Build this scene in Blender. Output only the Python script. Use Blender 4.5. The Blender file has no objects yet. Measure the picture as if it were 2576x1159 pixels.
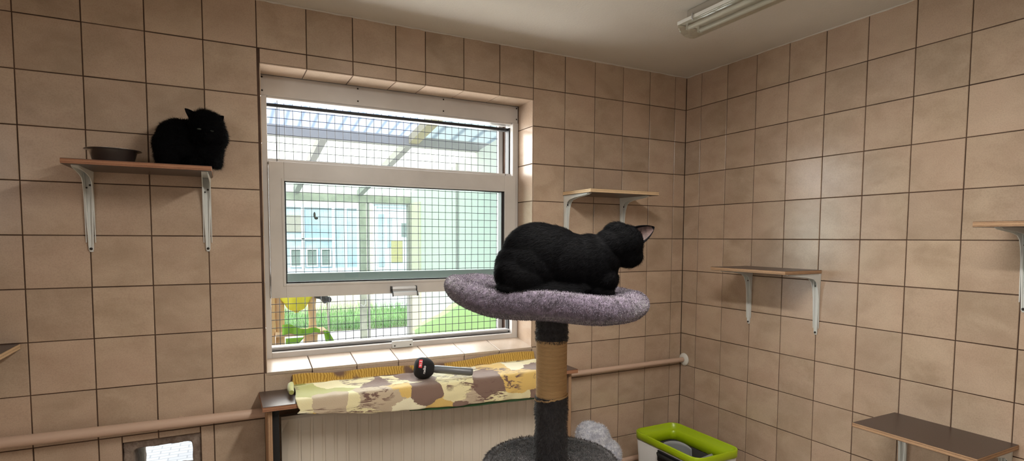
import bpy, bmesh, math, random
import numpy as np
from mathutils import Vector, Matrix
random.seed(7); rng = np.random.default_rng(7)
S = bpy.context.scene
COL = S.collection
pi = math.pi

# ------------------------------------------------------------------ camera
F, CX, CY, W_, H_ = 1419.0884, 1308.9254, 688.5181, 2576, 1159
cam = bpy.data.cameras.new('camera'); cam.sensor_width = 36; cam.sensor_fit = 'HORIZONTAL'
cam.lens = F / W_ * 36
cam.shift_x = (W_ / 2 - CX) / W_
cam.shift_y = (CY - H_ / 2) / W_
cam.clip_start = .02; cam.clip_end = 200
co = bpy.data.objects.new('camera', cam); COL.objects.link(co)
co.location = (-2.57514, -2.69056, 1.49808)
co.rotation_euler = (1.5079, -.0054, -.4830)
S.camera = co

# ------------------------------------------------------------------ world, sun, area lamps, exposure
w = bpy.data.worlds.new('world'); S.world = w; w.use_nodes = True
bg = w.node_tree.nodes['Background']
bg.inputs['Color'].default_value = (.90, .96, 1, 1); bg.inputs['Strength'].default_value = 2.6
sun = bpy.data.lights.new('sun', 'SUN'); sun.energy = 5.0; sun.angle = .02; sun.color = (1, .96, .88)
so = bpy.data.objects.new('sun', sun); COL.objects.link(so); so.rotation_euler = (math.radians(38), math.radians(-20), math.radians(-12)); so.location = (0, 0, 8)
def area(name, loc, rot, sx, sy, e, c):
    l = bpy.data.lights.new(name, 'AREA'); l.shape = 'RECTANGLE'; l.size = sx; l.size_y = sy; l.energy = e; l.color = c
    o = bpy.data.objects.new(name, l); COL.objects.link(o); o.location = loc; o.rotation_euler = rot
    return o
# added fill lamp shining through an added left-wall window, out of view
sw = area('added_side_fill', (-4.5, -3.35, 2.05), Vector((3.9, 2.75, -1.35)).to_track_quat('-Z', 'Y').to_euler(), 1.1, .9, 8, (1, .96, .90))
# the lit second ceiling lamp, above and behind the camera
area('ceiling_lamp_light', (-1.7, -1.82, 2.385), (0, 0, 0), .12, 1.0, 38, (1, .955, .88))
# daylight entering through the main window (sky portal just outside the wire mesh)
area('daylight_main_window', (-1.76, .62, 1.66), (-pi / 2 + .22, 0, 0), 1.3, 1.2, 50, (1, .98, .93))
S.view_settings.view_transform = 'Standard'; S.view_settings.look = 'None'
S.view_settings.exposure = 0.0; S.view_settings.gamma = 1; S.view_settings.use_curve_mapping = False

# ------------------------------------------------------------------ materials
def mat(name, color=(.5, .5, .5), rough=.5, metal=0, spec=.5, coat=0, sheen=0):
    m = bpy.data.materials.new(name); m.use_nodes = True
    b = m.node_tree.nodes['Principled BSDF']
    b.inputs['Base Color'].default_value = (*color, 1); b.inputs['Roughness'].default_value = rough
    b.inputs['Metallic'].default_value = metal; b.inputs['Specular IOR Level'].default_value = spec
    b.inputs['Coat Weight'].default_value = coat; b.inputs['Sheen Weight'].default_value = sheen
    return m
class N:
    def __init__(s, m): s.m = m; s.t = m.node_tree; s.b = s.t.nodes['Principled BSDF']
    def n(s, typ, **k):
        x = s.t.nodes.new(typ)
        for a, v in k.items():
            if a.startswith('i_'): x.inputs[a[2:].replace('_', ' ')].default_value = v
            else: setattr(x, a, v)
        return x
    def l(s, a, b): s.t.links.new(a, b)
    def coord(s, kind='Object', scale=(1, 1, 1), rot=(0, 0, 0)):
        c = s.n('ShaderNodeTexCoord'); mp = s.n('ShaderNodeMapping')
        mp.inputs['Scale'].default_value = scale; mp.inputs['Rotation'].default_value = rot
        s.l(c.outputs[kind], mp.inputs[0]); return mp.outputs[0]
    def ramp(s, fac, stops, interp='LINEAR'):
        r = s.n('ShaderNodeValToRGB'); r.color_ramp.interpolation = interp
        e = r.color_ramp.elements
        while len(e) > 1: e.remove(e[-1])
        e[0].position = stops[0][0]; e[0].color = (*stops[0][1], 1)
        for p, c in stops[1:]:
            q = e.new(p); q.color = (*c, 1)
        s.l(fac, r.inputs[0]); return r.outputs[0]
    def noise(s, vec, scale, detail=4, rough=.55, dist=0):
        x = s.n('ShaderNodeTexNoise'); x.inputs['Scale'].default_value = scale; x.inputs['Detail'].default_value = detail
        x.inputs['Roughness'].default_value = rough; x.inputs['Distortion'].default_value = dist
        if vec is not None: s.l(vec, x.inputs['Vector'])
        return x
    def mix(s, fac, a, b, typ='MIX'):
        x = s.n('ShaderNodeMixRGB', blend_type=typ)
        for i, v in ((0, fac), (1, a), (2, b)):
            if isinstance(v, (int, float)): x.inputs[i].default_value = v
            elif isinstance(v, tuple): x.inputs[i].default_value = (*v, 1)
            else: s.l(v, x.inputs[i])
        return x.outputs[0]
    def bump(s, h, strength=.3, dist=.002):
        x = s.n('ShaderNodeBump'); x.inputs['Strength'].default_value = strength; x.inputs['Distance'].default_value = dist
        s.l(h, x.inputs['Height']); s.l(x.outputs[0], s.b.inputs['Normal'])
    def col(s, o): s.l(o, s.b.inputs['Base Color'])

def tile_material(name, dark, light, rough=.33):
    m = mat(name, rough=rough, spec=.5); k = N(m)
    geo = k.n('ShaderNodeNewGeometry'); c = k.n('ShaderNodeTexCoord')
    off = k.n('ShaderNodeVectorMath', operation='SCALE'); cmb = k.n('ShaderNodeCombineXYZ')
    for i in range(3): k.l(geo.outputs['Random Per Island'], cmb.inputs[i])
    off.inputs['Scale'].default_value = 37.; k.l(cmb.outputs[0], off.inputs[0])
    add = k.n('ShaderNodeVectorMath', operation='ADD'); k.l(c.outputs['Object'], add.inputs[0]); k.l(off.outputs[0], add.inputs[1])
    st = k.n('ShaderNodeMapping'); st.inputs['Scale'].default_value = (1, 1, 1.5); k.l(add.outputs[0], st.inputs[0])
    a = k.noise(st.outputs[0], 6, 5, .55, .3); b = k.noise(add.outputs[0], 210, 3, .7); c2 = k.noise(add.outputs[0], 3.2, 3, .5)
    def mapr(src, lo, hi, o0, o1):
        x = k.n('ShaderNodeMapRange'); x.interpolation_type = 'SMOOTHSTEP'; k.l(src, x.inputs[0])
        for q_, v_ in zip((1, 2, 3, 4), (lo, hi, o0, o1)): x.inputs[q_].default_value = v_
        return x.outputs[0]
    base = k.mix(mapr(a.outputs[0], .2, .8, 0., 1.), dark, light)
    base = k.mix(mapr(c2.outputs[0], .3, .7, 0., .5), base, tuple(v_ * f_ for v_, f_ in zip(light, (.98, .90, .92))))
    base = k.mix(mapr(b.outputs[0], .3, .6, .22, 0.), base, tuple(v_ * .6 for v_ in dark))
    hs = k.n('ShaderNodeHueSaturation'); k.l(base, hs.inputs['Color'])
    k.l(mapr(geo.outputs['Random Per Island'], 0, 1, .93, 1.07), hs.inputs['Value']); k.col(hs.outputs[0])
    return m
M = {}
M['tile'] = tile_material('glazed_wall_tile', (.42, .31, .22), (.585, .46, .345), .24)
M['sill'] = tile_material('lit_tone_sill_tile', (.46, .37, .28), (.60, .50, .40), .3)  # paler than wall tile: window light on the sill put into its colour
M['grout'] = mat('grout', (.075, .04, .025), .9)
k = N(M['grout']); k.col(k.ramp(k.noise(k.coord(), 6).outputs[0], [(.35, (.05, .026, .016)), (.7, (.13, .075, .05))]))
M['ceiling'] = mat('ceiling_plaster', (.72, .68, .62), .95)
k = N(M['ceiling']); nz = k.noise(k.coord(), 90, 5, .7); k.bump(nz.outputs[0], .5, .003)
k.col(k.ramp(k.noise(k.coord(), 1.2).outputs[0], [(.3, (.66, .61, .54)), (.7, (.74, .70, .63))]))
M['floor'] = mat('floor_tile', (.55, .48, .41), .4)
M['pvc'] = mat('window_frame_grey_white', (.60, .57, .54), .35)
k = N(M['pvc']); k.col(k.ramp(k.noise(k.coord(), 5).outputs[0], [(.3, (.55, .52, .49)), (.7, (.64, .61, .58))]))
M['alu'] = mat('brushed_aluminium', (.50, .50, .50), .4, .25)
M['gasket'] = mat('black_rubber', (.012, .012, .014), .5)
M['rail'] = mat('grey_outer_rail', (.30, .33, .33), .5)
M['white_metal'] = mat('white_enamel_metal', (.62, .64, .62), .35)
k = N(M['white_metal']); k.col(k.mix(k.ramp(k.noise(k.coord(), 38, 6, .7).outputs[0], [(.68, (0, 0, 0)), (.74, (1, 1, 1))]), (.70, .72, .70), (.22, .17, .13)))
M['screw'] = mat('dark_screw', (.05, .045, .04), .4, .7)
M['laminate'] = mat('dark_brown_laminate', (.055, .033, .028), .32)
k = N(M['laminate']); nz = k.noise(k.coord(), 260, 3, .8); k.col(k.ramp(nz.outputs[0], [(.35, (.045, .027, .023)), (.75, (.085, .055, .045))])); k.bump(nz.outputs[0], .2, .001)
def ply(name, a, b, c, axis='Z', sc=30):
    m = mat(name, b, .7); k = N(m)
    v = k.coord(scale=(1, 1, 1)); wv = k.n('ShaderNodeTexWave', bands_direction=axis); k.l(v, wv.inputs[0]); wv.inputs['Scale'].default_value = sc; wv.inputs['Distortion'].default_value = 1.2; wv.inputs['Detail Scale'].default_value = 6
    nz = k.noise(k.coord(scale=(8, 8, 60) if axis == 'Z' else (60, 8, 3)), 3, 5, .6)
    k.col(k.mix(nz.outputs[0], k.ramp(wv.outputs[0], [(.3, a), (.6, b)]), c)); k.bump(nz.outputs[0], .4, .002)
    return m
M['ply'] = ply('plywood_edge', (.16, .075, .035), (.42, .26, .14), (.50, .32, .19))
M['ply_v'] = ply('vertical_plywood_edge', (.14, .065, .03), (.42, .27, .15), (.48, .30, .18), 'X', 40)
M['ply_red'] = ply('worn_reddish_edge', (.16, .06, .03), (.34, .17, .09), (.42, .20, .11))
M['ply_pale'] = ply('pale_plywood_edge', (.40, .26, .14), (.70, .50, .30), (.75, .55, .34))
M['steel'] = mat('stainless_steel', (.66, .65, .64), .27, 1)
M['pipe'] = mat('pink_beige_pipe_paint', (.60, .43, .33), .42)
k = N(M['pipe']); k.col(k.mix(k.ramp(k.noise(k.coord(), 21, 6, .8).outputs[0], [(.72, (0, 0, 0)), (.75, (1, 1, 1))]), (.60, .43, .33), (.10, .05, .03)))
M['white_plastic'] = mat('white_plastic', (.78, .77, .72), .4)
M['radiator'] = mat('cream_radiator_enamel', (.72, .65, .55), .38)
M['mortar'] = mat('rough_mortar', (.28, .22, .18), .95)
k = N(M['mortar']); nz = k.noise(k.coord(), 30, 8, .7); k.col(k.ramp(nz.outputs[0], [(.3, (.16, .11, .085)), (.7, (.38, .31, .26))])); k.bump(nz.outputs[0], 1, .01)
M['black'] = mat('matt_black', (.013, .012, .012), .8)
M['grip'] = mat('dark_grey_metal_grip', (.15, .155, .165), .42, .3)
M['foam'] = mat('black_foam', (.010, .009, .011), .95)
k = N(M['foam']); k.bump(k.noise(k.coord(), 500, 3).outputs[0], .7, .002)
M['logo_red'] = mat('logo_red', (.70, .02, .035), .7)
M['logo_white'] = mat('logo_white', (.85, .85, .85), .7)
M['green'] = mat('lime_green_plastic', (.40, .56, .006), .33)
M['white_box'] = mat('white_box_plastic', (.66, .64, .63), .4)
M['grey_plastic'] = mat('grey_plastic', (.30, .31, .33), .42)
M['tube'] = mat('fluorescent_tube', (.86, .86, .82), .25)
M['lamp_body'] = mat('lamp_housing', (.40, .36, .30), .5)

def fur_material(name, root, tip, rough=.6, sheen=.3, nscale=60):
    m = mat(name, root, rough, sheen=sheen); k = N(m)
    k.col(k.ramp(k.noise(k.coord(), nscale, 4, .7).outputs[0], [(.35, root), (.68, tip)]))
    return m
M['cat'] = fur_material('black_cat_fur', (.0018, .0018, .0022), (.0042, .0042, .0052), .75, .0)
M['cat'].node_tree.nodes['Principled BSDF'].inputs['Specular IOR Level'].default_value = .07
M['ear'] = fur_material('pinkish_brown_ear_skin', (.035, .018, .015), (.11, .062, .056), .6, .1)
M['eye'] = mat('dull_grey_green_eye', (.022, .028, .022), .45)
M['nose'] = mat('black_nose', (.004, .004, .004), .9, 0, .05)
M['plush'] = fur_material('purple_grey_plush', (.055, .040, .062), (.215, .168, .245), .85, 1., 60)
M['plush_grey'] = fur_material('dark_grey_plush', (.018, .017, .019), (.052, .048, .052), .9, .2, 90)
M['plush_mid'] = fur_material('grey_plush', (.08, .072, .076), (.21, .19, .195), .9, .3, 50)
M['fluffy'] = fur_material('white_fluffy_plush_with_grey_tips', (.42, .44, .54), (.90, .91, .95), .9, .4, 48)
M['sisal'] = mat('sisal_rope', (.52, .32, .14), .9)
k = N(M['sisal']); v = k.coord(); wv = k.n('ShaderNodeTexWave', bands_direction='Z'); k.l(v, wv.inputs[0]); wv.inputs['Scale'].default_value = 95; wv.inputs['Distortion'].default_value = 3; wv.inputs['Detail'].default_value = 3
k.col(k.ramp(wv.outputs[0], [(.1, (.44, .27, .12)), (.8, (.60, .40, .20))])); k.bump(wv.outputs[0], .45, .002)

# blanket: fleece patchwork of brown, cream, ochre and green prints (UV: metres along, metres across)
m = M['blanket'] = mat('printed_fleece', (.6, .5, .3), .95, sheen=.4); k = N(m)
uv = k.coord('UV', (1, 1, 1)); nz = k.noise(uv, 5, 3, .5)
wob = k.mix(.016, k.mix(.22, uv, nz.outputs['Color'], 'ADD'), k.noise(uv, 160, 3, .7).outputs['Color'], 'ADD')
vo = k.n('ShaderNodeTexVoronoi'); k.l(wob, vo.inputs['Vector']); vo.inputs['Scale'].default_value = 6.5
sx = k.n('ShaderNodeSeparateColor'); k.l(vo.outputs['Color'], sx.inputs[0])
patch = k.ramp(sx.outputs[0], [(0, (.20, .125, .095)), (.26, (.76, .68, .40)), (.46, (.68, .46, .14)), (.58, (.40, .40, .12)), (.68, (.50, .40, .28)), (.76, (.82, .76, .54)), (.93, (.70, .70, .74))], 'CONSTANT')
st = k.noise(k.coord('UV', (9, 34, 1), (0, 0, .5)), 1.3, 5, .65, 1.5)
stk = k.ramp(st.outputs[0], [(.53, (0, 0, 0)), (.57, (1, 1, 1))])
n2 = k.noise(uv, 3.1, 2, .5); gate = k.ramp(n2.outputs[0], [(.50, (0, 0, 0)), (.54, (1, 1, 1))])
fac = k.mix(1., stk, gate, 'MULTIPLY')
k.col(k.mix(fac, patch, (.16, .09, .07))); k.bump(k.noise(uv, 300, 2).outputs[0], .6, .002)
# back edge of the blanket: ochre knitted rib
m = M['blanket_back'] = mat('ochre_fleece_ribs', (.5, .3, .05), .95, sheen=.4); k = N(m)
wv = k.n('ShaderNodeTexWave', bands_direction='X'); k.l(k.coord('UV'), wv.inputs[0]); wv.inputs['Scale'].default_value = 26; wv.inputs['Distortion'].default_value = 6
rb = k.ramp(wv.outputs[0], [(.1, (.38, .21, .03)), (.7, (.60, .38, .08))])
pt = k.ramp(k.noise(k.coord('UV'), 4.5, 2).outputs[0], [(.56, (0, 0, 0)), (.6, (1, 1, 1))])
k.col(k.mix(pt, rb, (.17, .10, .07)))
M['green_cloth'] = mat('dark_green_fleece', (.03, .10, .03), .95, sheen=.3)
# outside
M['pave'] = mat('pale_paving', (.70, .68, .68), .8)
k = N(M['pave']); br = k.n('ShaderNodeTexBrick'); k.l(k.coord(), br.inputs[0]); br.inputs['Scale'].default_value = 4.5
br.inputs['Color1'].default_value = (.74, .71, .72, 1); br.inputs['Color2'].default_value = (.66, .63, .66, 1); br.inputs['Mortar'].default_value = (.50, .48, .50, 1); br.inputs['Mortar Size'].default_value = .02
k.col(br.outputs[0])
M['cream'] = mat('cream_render', (.80, .75, .60), .9)
M['cream_side'] = mat('pale_green_white_boards', (.72, .78, .70), .85)
M['wood'] = mat('pale_pine_log', (.80, .50, .24), .7)
k = N(M['wood']); k.col(k.ramp(k.noise(k.coord(scale=(12, 12, 2)), 3, 4).outputs[0], [(.3, (.78, .50, .26)), (.7, (.92, .70, .44))]))
M['post'] = mat('weathered_greenish_timber', (.40, .42, .32), .8)
k = N(M['post']); k.col(k.ramp(k.noise(k.coord(), 7).outputs[0], [(.3, (.34, .35, .30)), (.7, (.54, .54, .47))]))
M['beam_grey'] = mat('weathered_grey_timber', (.42, .41, .40), .8)
M['beam_ochre'] = mat('pale_ochre_timber', (.50, .45, .30), .8)
M['upvc'] = mat('white_upvc', (.80, .87, .93), .4)
M['blue_pane'] = mat('pale_blue_window_glass', (.50, .60, .68), .3)
k = N(M['blue_pane']); k.col(k.ramp(k.noise(k.coord(), 1.6, 3).outputs[0], [(.35, (.36, .47, .56)), (.65, (.58, .66, .72))]))
M['dark_pane'] = mat('dark_window_glass', (.24, .28, .27), .15)  # one dark tone for the small casement and door panes
M['notice'] = mat('yellow_notice_paper', (.48, .43, .22), .8)
M['yellow'] = mat('yellow_hammock_cloth', (.88, .82, .07), .9)
M['lime_cloth'] = mat('lime_green_cloth', (.28, .55, .06), .9)
M['tarp'] = mat('lime_green_tarpaulin', (.64, .88, .36), .6)
M['grass'] = mat('grass', (.10, .32, .06), .8)
k = N(M['grass']); k.col(k.ramp(k.noise(k.coord(), 3).outputs[0], [(.3, (.12, .32, .10)), (.7, (.36, .56, .26))]))
M['soil'] = mat('soil', (.16, .18, .08), .95)
M['wire'] = mat('dark_galvanised_wire', (.05, .055, .07), .45, .5)
M['dgrey_fur'] = fur_material('dark_grey_fur', (.03, .03, .03), (.12, .12, .11))
def sheet(name, c, tr, bscale=0):
    m = bpy.data.materials.new(name); m.use_nodes = True; t = m.node_tree; t.nodes.clear()
    o = t.nodes.new('ShaderNodeOutputMaterial'); a = t.nodes.new('ShaderNodeBsdfTranslucent'); b = t.nodes.new('ShaderNodeBsdfTransparent'); x = t.nodes.new('ShaderNodeMixShader')
    x.inputs[0].default_value = tr; t.links.new(a.outputs[0], x.inputs[1]); t.links.new(b.outputs[0], x.inputs[2]); t.links.new(x.outputs[0], o.inputs[0])
    a.inputs[0].default_value = (*c, 1); b.inputs[0].default_value = (*c, 1)
    if bscale:
        tc = t.nodes.new('ShaderNodeTexCoord'); wv = t.nodes.new('ShaderNodeTexWave'); wv.inputs['Scale'].default_value = bscale
        t.links.new(tc.outputs['Object'], wv.inputs[0]); r = t.nodes.new('ShaderNodeValToRGB'); t.links.new(wv.outputs[0], r.inputs[0])
        r.color_ramp.elements[0].color = (c[0] * .72, c[1] * .74, c[2] * .78, 1); r.color_ramp.elements[1].color = (*c, 1); r.color_ramp.elements[1].position = .25
        t.links.new(r.outputs[0], a.inputs[0]); t.links.new(r.outputs[0], b.inputs[0])
    return m
M['roof_clear'] = sheet('milky_roof_sheet', (.90, .93, .85), .3)
M['roof_blue'] = sheet('bluish_ribbed_roof_sheet', (.62, .67, .78), .45, 2.6)
M['roof_grey'] = sheet('grey_roof_sheet', (.50, .55, .55), .3, 1.5)
def glass(name, c, g):
    m = bpy.data.materials.new(name); m.use_nodes = True; t = m.node_tree; t.nodes.clear()
    o = t.nodes.new('ShaderNodeOutputMaterial'); a = t.nodes.new('ShaderNodeBsdfGlossy'); b = t.nodes.new('ShaderNodeBsdfTransparent'); x = t.nodes.new('ShaderNodeMixShader')
    a.inputs['Roughness'].default_value = .02; x.inputs[0].default_value = g; t.links.new(b.outputs[0], x.inputs[1]); t.links.new(a.outputs[0], x.inputs[2]); t.links.new(x.outputs[0], o.inputs[0])
    b.inputs[0].default_value = (*c, 1); return m
M['clear'] = glass('clear_lamp_cover', (.93, .93, .90), .14)
M['glass'] = glass('greenish_window_glass', (.86, .93, .92), .05)

# ------------------------------------------------------------------ mesh helpers
class MB:
    def __init__(s): s.v = []; s.f = []; s.mi = []; s.sm = []; s.uv = None
    def add(s, v, f, mi=0, sm=False):
        o = len(s.v); s.v += [tuple(map(float, p)) for p in v]
        for q in f: s.f.append(tuple(i + o for i in q)); s.mi.append(mi); s.sm.append(sm)
        return s
    def hexa(s, p, mi=0):   # p: 8 points, bottom ring then top ring
        return s.add(p, [(3, 2, 1, 0), (4, 5, 6, 7), (0, 1, 5, 4), (1, 2, 6, 5), (2, 3, 7, 6), (3, 0, 4, 7)], mi)
    def box(s, x0, x1, y0, y1, z0, z1, mi=0):
        x0, x1 = sorted((x0, x1)); y0, y1 = sorted((y0, y1)); z0, z1 = sorted((z0, z1))
        return s.hexa([(x0, y0, z0), (x1, y0, z0), (x1, y1, z0), (x0, y1, z0), (x0, y0, z1), (x1, y0, z1), (x1, y1, z1), (x0, y1, z1)], mi)
    def tube(s, pts, r, n=16, mi=0, cap=True, sm=True):
        pts = [Vector(p) for p in pts]; R = r if isinstance(r, (list, tuple)) else [r] * len(pts)
        d0 = (pts[1] - pts[0]).normalized(); up = Vector((0, 0, 1)) if abs(d0.z) < .9 else Vector((1, 0, 0))
        a = d0.cross(up).normalized(); vs = []
        for i, p in enumerate(pts):
            d = (pts[min(i + 1, len(pts) - 1)] - pts[max(i - 1, 0)]).normalized()
            a = (a - d * a.dot(d)).normalized(); b = d.cross(a)
            for j in range(n):
                t = 2 * pi * j / n; vs.append(p + (a * math.cos(t) + b * math.sin(t)) * R[i])
        fs = [(i * n + j, i * n + (j + 1) % n, (i + 1) * n + (j + 1) % n, (i + 1) * n + j) for i in range(len(pts) - 1) for j in range(n)]
        s.add(vs, fs, mi, sm)
        if cap:
            s.add(vs[:n], [tuple(range(n))[::-1]], mi); s.add(vs[-n:], [tuple(range(n))], mi)
        return s
    def lathe(s, prof, o=(0, 0, 0), n=40, mi=0, M4=None, sm=True):
        vs = []
        for r, z in prof:
            for j in range(n):
                t = 2 * pi * j / n; p = Vector((r * math.cos(t), r * math.sin(t), z))
                if M4: p = M4 @ p
                vs.append(p + Vector(o))
        fs = [(i * n + j, i * n + (j + 1) % n, (i + 1) * n + (j + 1) % n, (i + 1) * n + j) for i in range(len(prof) - 1) for j in range(n)]
        return s.add(vs, fs, mi, sm)
    def ball(s, c, r, n=12, mi=0, rot=None):
        rx, ry, rz = r if isinstance(r, (tuple, list)) else (r, r, r); vs = []; fs = []
        for i in range(n + 1):
            a = pi * i / n
            for j in range(2 * n):
                b = pi * j / n; p = Vector((rx * math.sin(a) * math.cos(b), ry * math.sin(a) * math.sin(b), rz * math.cos(a)))
                if rot: p = rot @ p
                vs.append(p + Vector(c))
        m2 = 2 * n
        for i in range(n):
            for j in range(m2): fs.append((i * m2 + j, (i + 1) * m2 + j, (i + 1) * m2 + (j + 1) % m2, i * m2 + (j + 1) % m2))
        return s.add(vs, fs, mi, True)
    def mesh(s, name, mats):
        me = bpy.data.meshes.new(name); me.from_pydata(s.v, [], s.f)
        for m_ in mats: me.materials.append(m_)
        me.polygons.foreach_set('material_index', s.mi); me.polygons.foreach_set('use_smooth', s.sm)
        if s.uv:
            l = me.uv_layers.new(name='UVMap'); idx = np.zeros(len(me.loops), dtype=np.int32); me.loops.foreach_get('vertex_index', idx)
            u = np.array(s.uv, dtype=np.float32)[idx]; l.data.foreach_set('uv', u.ravel())
        me.update(); return me
def root(name, label, cat, loc, group=None):
    o = bpy.data.objects.new(name, None); COL.objects.link(o); o.location = loc; o.empty_display_size = .05
    o['label'] = label; o['category'] = cat
    if group: o['group'] = group
    return o
def tag(o, label, cat, group=None, kind=None):
    o['label'] = label; o['category'] = cat
    if group: o['group'] = group
    if kind: o['kind'] = kind
    return o
def world_loc(p):
    v = Vector((0, 0, 0))
    while p: v += p.location; p = p.parent
    return v
def put(name, me, parent=None, bevel=0, label=None, weld=False):
    o = bpy.data.objects.new(name, me); COL.objects.link(o)
    if parent:
        o.parent = parent; o.location = -world_loc(parent) if parent.type == 'EMPTY' else Vector((0, 0, 0))
    if bevel:
        b = o.modifiers.new('bevel', 'BEVEL'); b.width = bevel; b.segments = 2; b.limit_method = 'ANGLE'; b.angle_limit = .9; b.harden_normals = False
    if label: o['label'] = label
    return o
def build(mb, name, mats, parent=None, bevel=0, label=None):
    if not isinstance(mats, (list, tuple)): mats = [mats]
    return put(name, mb.mesh(name, mats), parent, bevel, label)
def struct(o): o['kind'] = 'structure'; return o

def blend(mb, voxel=.006, smooth=6, factor=.5):
    """fuse overlapping solids into one continuous surface and return it as arrays"""
    me = mb.mesh('tmp', []); o = bpy.data.objects.new('tmp', me); COL.objects.link(o)
    r = o.modifiers.new('r', 'REMESH'); r.mode = 'VOXEL'; r.voxel_size = voxel
    s = o.modifiers.new('s', 'SMOOTH'); s.factor = factor; s.iterations = smooth
    dg = bpy.context.evaluated_depsgraph_get(); dg.update()
    e = bpy.data.meshes.new_from_object(o.evaluated_get(dg))
    bpy.data.objects.remove(o); bpy.data.meshes.remove(me)
    return e
def add_fur(me, n, length, flow, width=.0011, mi=0, spread=.5, lift=.35, noise_amp=0, jit=.35, keep=None, seg=2):
    """grow tapered hair blades out of a mesh surface, all in the same mesh"""
    me.calc_loop_triangles()
    nv = len(me.vertices); V = np.zeros(nv * 3); me.vertices.foreach_get('co', V); V = V.reshape(-1, 3)
    nt = len(me.loop_triangles); T = np.zeros(nt * 3, dtype=np.int32); me.loop_triangles.foreach_get('vertices', T); T = T.reshape(-1, 3)
    a, b, c = V[T[:, 0]], V[T[:, 1]], V[T[:, 2]]; cr = np.cross(b - a, c - a); ar = np.linalg.norm(cr, axis=1); nm = cr / (ar[:, None] + 1e-12)
    if keep is not None: ar = ar * keep((a + b + c) / 3, nm)
    idx = rng.choice(nt, n, p=ar / ar.sum()); r1 = np.sqrt(rng.random(n))[:, None]; r2 = rng.random(n)[:, None]
    P = (1 - r1) * a[idx] + r1 * (1 - r2) * b[idx] + r1 * r2 * c[idx]; Nn = nm[idx]
    Fl = flow(P) if callable(flow) else np.tile(np.array(flow, float), (n, 1))
    Fl = Fl + rng.normal(0, spread, (n, 3)); Fl -= (Fl * Nn).sum(1)[:, None] * Nn; Fl /= np.linalg.norm(Fl, axis=1)[:, None] + 1e-9
    L = length * (1 + rng.normal(0, jit, n)).clip(.3, 2)[:, None]
    D = Fl * (1 - lift) + Nn * lift; D /= np.linalg.norm(D, axis=1)[:, None]
    D2 = Fl * (1 - lift * .5) + Nn * lift * .5; D2 /= np.linalg.norm(D2, axis=1)[:, None]
    side = np.cross(D, Nn); side /= np.linalg.norm(side, axis=1)[:, None] + 1e-9
    mid = P + D * L * .55; tip = mid + D2 * L * .45; base = P - Nn * .001
    vs = np.concatenate([base - side * width / 2, base + side * width / 2, mid + side * width * .4, mid - side * width * .4, tip])
    i = np.arange(n); q = np.stack([i, i + n, i + 2 * n, i + 3 * n], 1) + nv; t = np.stack([i + 3 * n, i + 2 * n, i + 4 * n], 1) + nv
    polys = [tuple(p.vertices) for p in me.polygons]; mis = [p.material_index for p in me.polygons]
    out = bpy.data.meshes.new(me.name); out.from_pydata(np.concatenate([V, vs]).tolist(), [], polys + q.tolist() + t.tolist())
    for m_ in me.materials: out.materials.append(m_)
    out.polygons.foreach_set('material_index', mis + [mi] * (2 * n)); out.polygons.foreach_set('use_smooth', [True] * len(out.polygons))
    out.update(); return out

# ------------------------------------------------------------------ room shell
PITCH = .19966; OB = .09046; CUT = .14548
cols = [-(OB + k_ * PITCH) for k_ in range(0, 9)]            # columns 16..8 leftwards from the corner
c7 = -(OB + 8 * PITCH + CUT); cols += [c7 - k_ * PITCH for k_ in range(0, 10)]
X0, X1, Y0, Y1 = -4.15, 0., -4.6, 0.
ux = sorted([c for c in cols if c > X0] + [X0, 0])
rows = [0.] + [1.5 + .2 * k_ for k_ in range(-7, 6)]
WX0, WX1, WZ0, WZ1, WD = -2.4235, -1.0888, .9, 2.239, .17
HX0, HX1, HZ0, HZ1 = -2.955, -2.682, .40, .672
ADDED_WIN = (-3.8, -2.4, 1.35, 2.35)  # opening added in the unseen left wall to let fill light in
def sub(rects, h):
    out = []
    for (a, b, c, d) in rects:
        if h[0] >= b or h[1] <= a or h[2] >= d or h[3] <= c: out.append((a, b, c, d)); continue
        if h[0] > a: out.append((a, h[0], c, d))
        if h[1] < b: out.append((h[1], b, c, d))
        x0, x1 = max(a, h[0]), min(b, h[1])
        if h[2] > c: out.append((x0, x1, c, h[2]))
        if h[3] < d: out.append((x0, x1, h[3], d))
    return out
G = .0037
def tile(mb, o, U, V, Nn, w_, h_, mi=0, g=G, t=.004, ch=.0015):
    if w_ < .012 or h_ < .012: return
    o, U, V, Nn = map(Vector, (o, U, V, Nn)); j = lambda: random.uniform(-.0003, .0003)
    a, b, c, d = g / 2 + j(), w_ - g / 2 + j(), g / 2 + j(), h_ - g / 2 + j()
    tilt = random.uniform(-.0004, .0004)
    q = lambda u, v, n: o + U * u + V * v + Nn * n
    vs = [q(a, c, -t), q(b, c, -t), q(b, d, -t), q(a, d, -t), q(a, c, -ch), q(b, c, -ch), q(b, d, -ch), q(a, d, -ch),
          q(a + ch, c + ch, tilt), q(b - ch, c + ch, 0), q(b - ch, d - ch, -tilt), q(a + ch, d - ch, 0)]
    fs = [(0, 1, 5, 4), (1, 2, 6, 5), (2, 3, 7, 6), (3, 0, 4, 7), (4, 5, 9, 8), (5, 6, 10, 9), (6, 7, 11, 10), (7, 4, 8, 11), (8, 9, 10, 11)]
    if U.cross(V).dot(Nn) < 0: fs = [f[::-1] for f in fs]
    mb.add(vs, fs, mi)
def face(mb, o, U, V, Nn, us, vs, holes=(), mi=0):
    o_, U_, V_ = Vector(o), Vector(U), Vector(V)
    for i in range(len(us) - 1):
        for j in range(len(vs) - 1):
            r = [(us[i], us[i + 1], vs[j], vs[j + 1])]
            for h in holes: r = sub(r, h)
            for a, b, c, d in r: tile(mb, o_ + U_ * a + V_ * c, U, V, Nn, b - a, d - c, mi)

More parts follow.
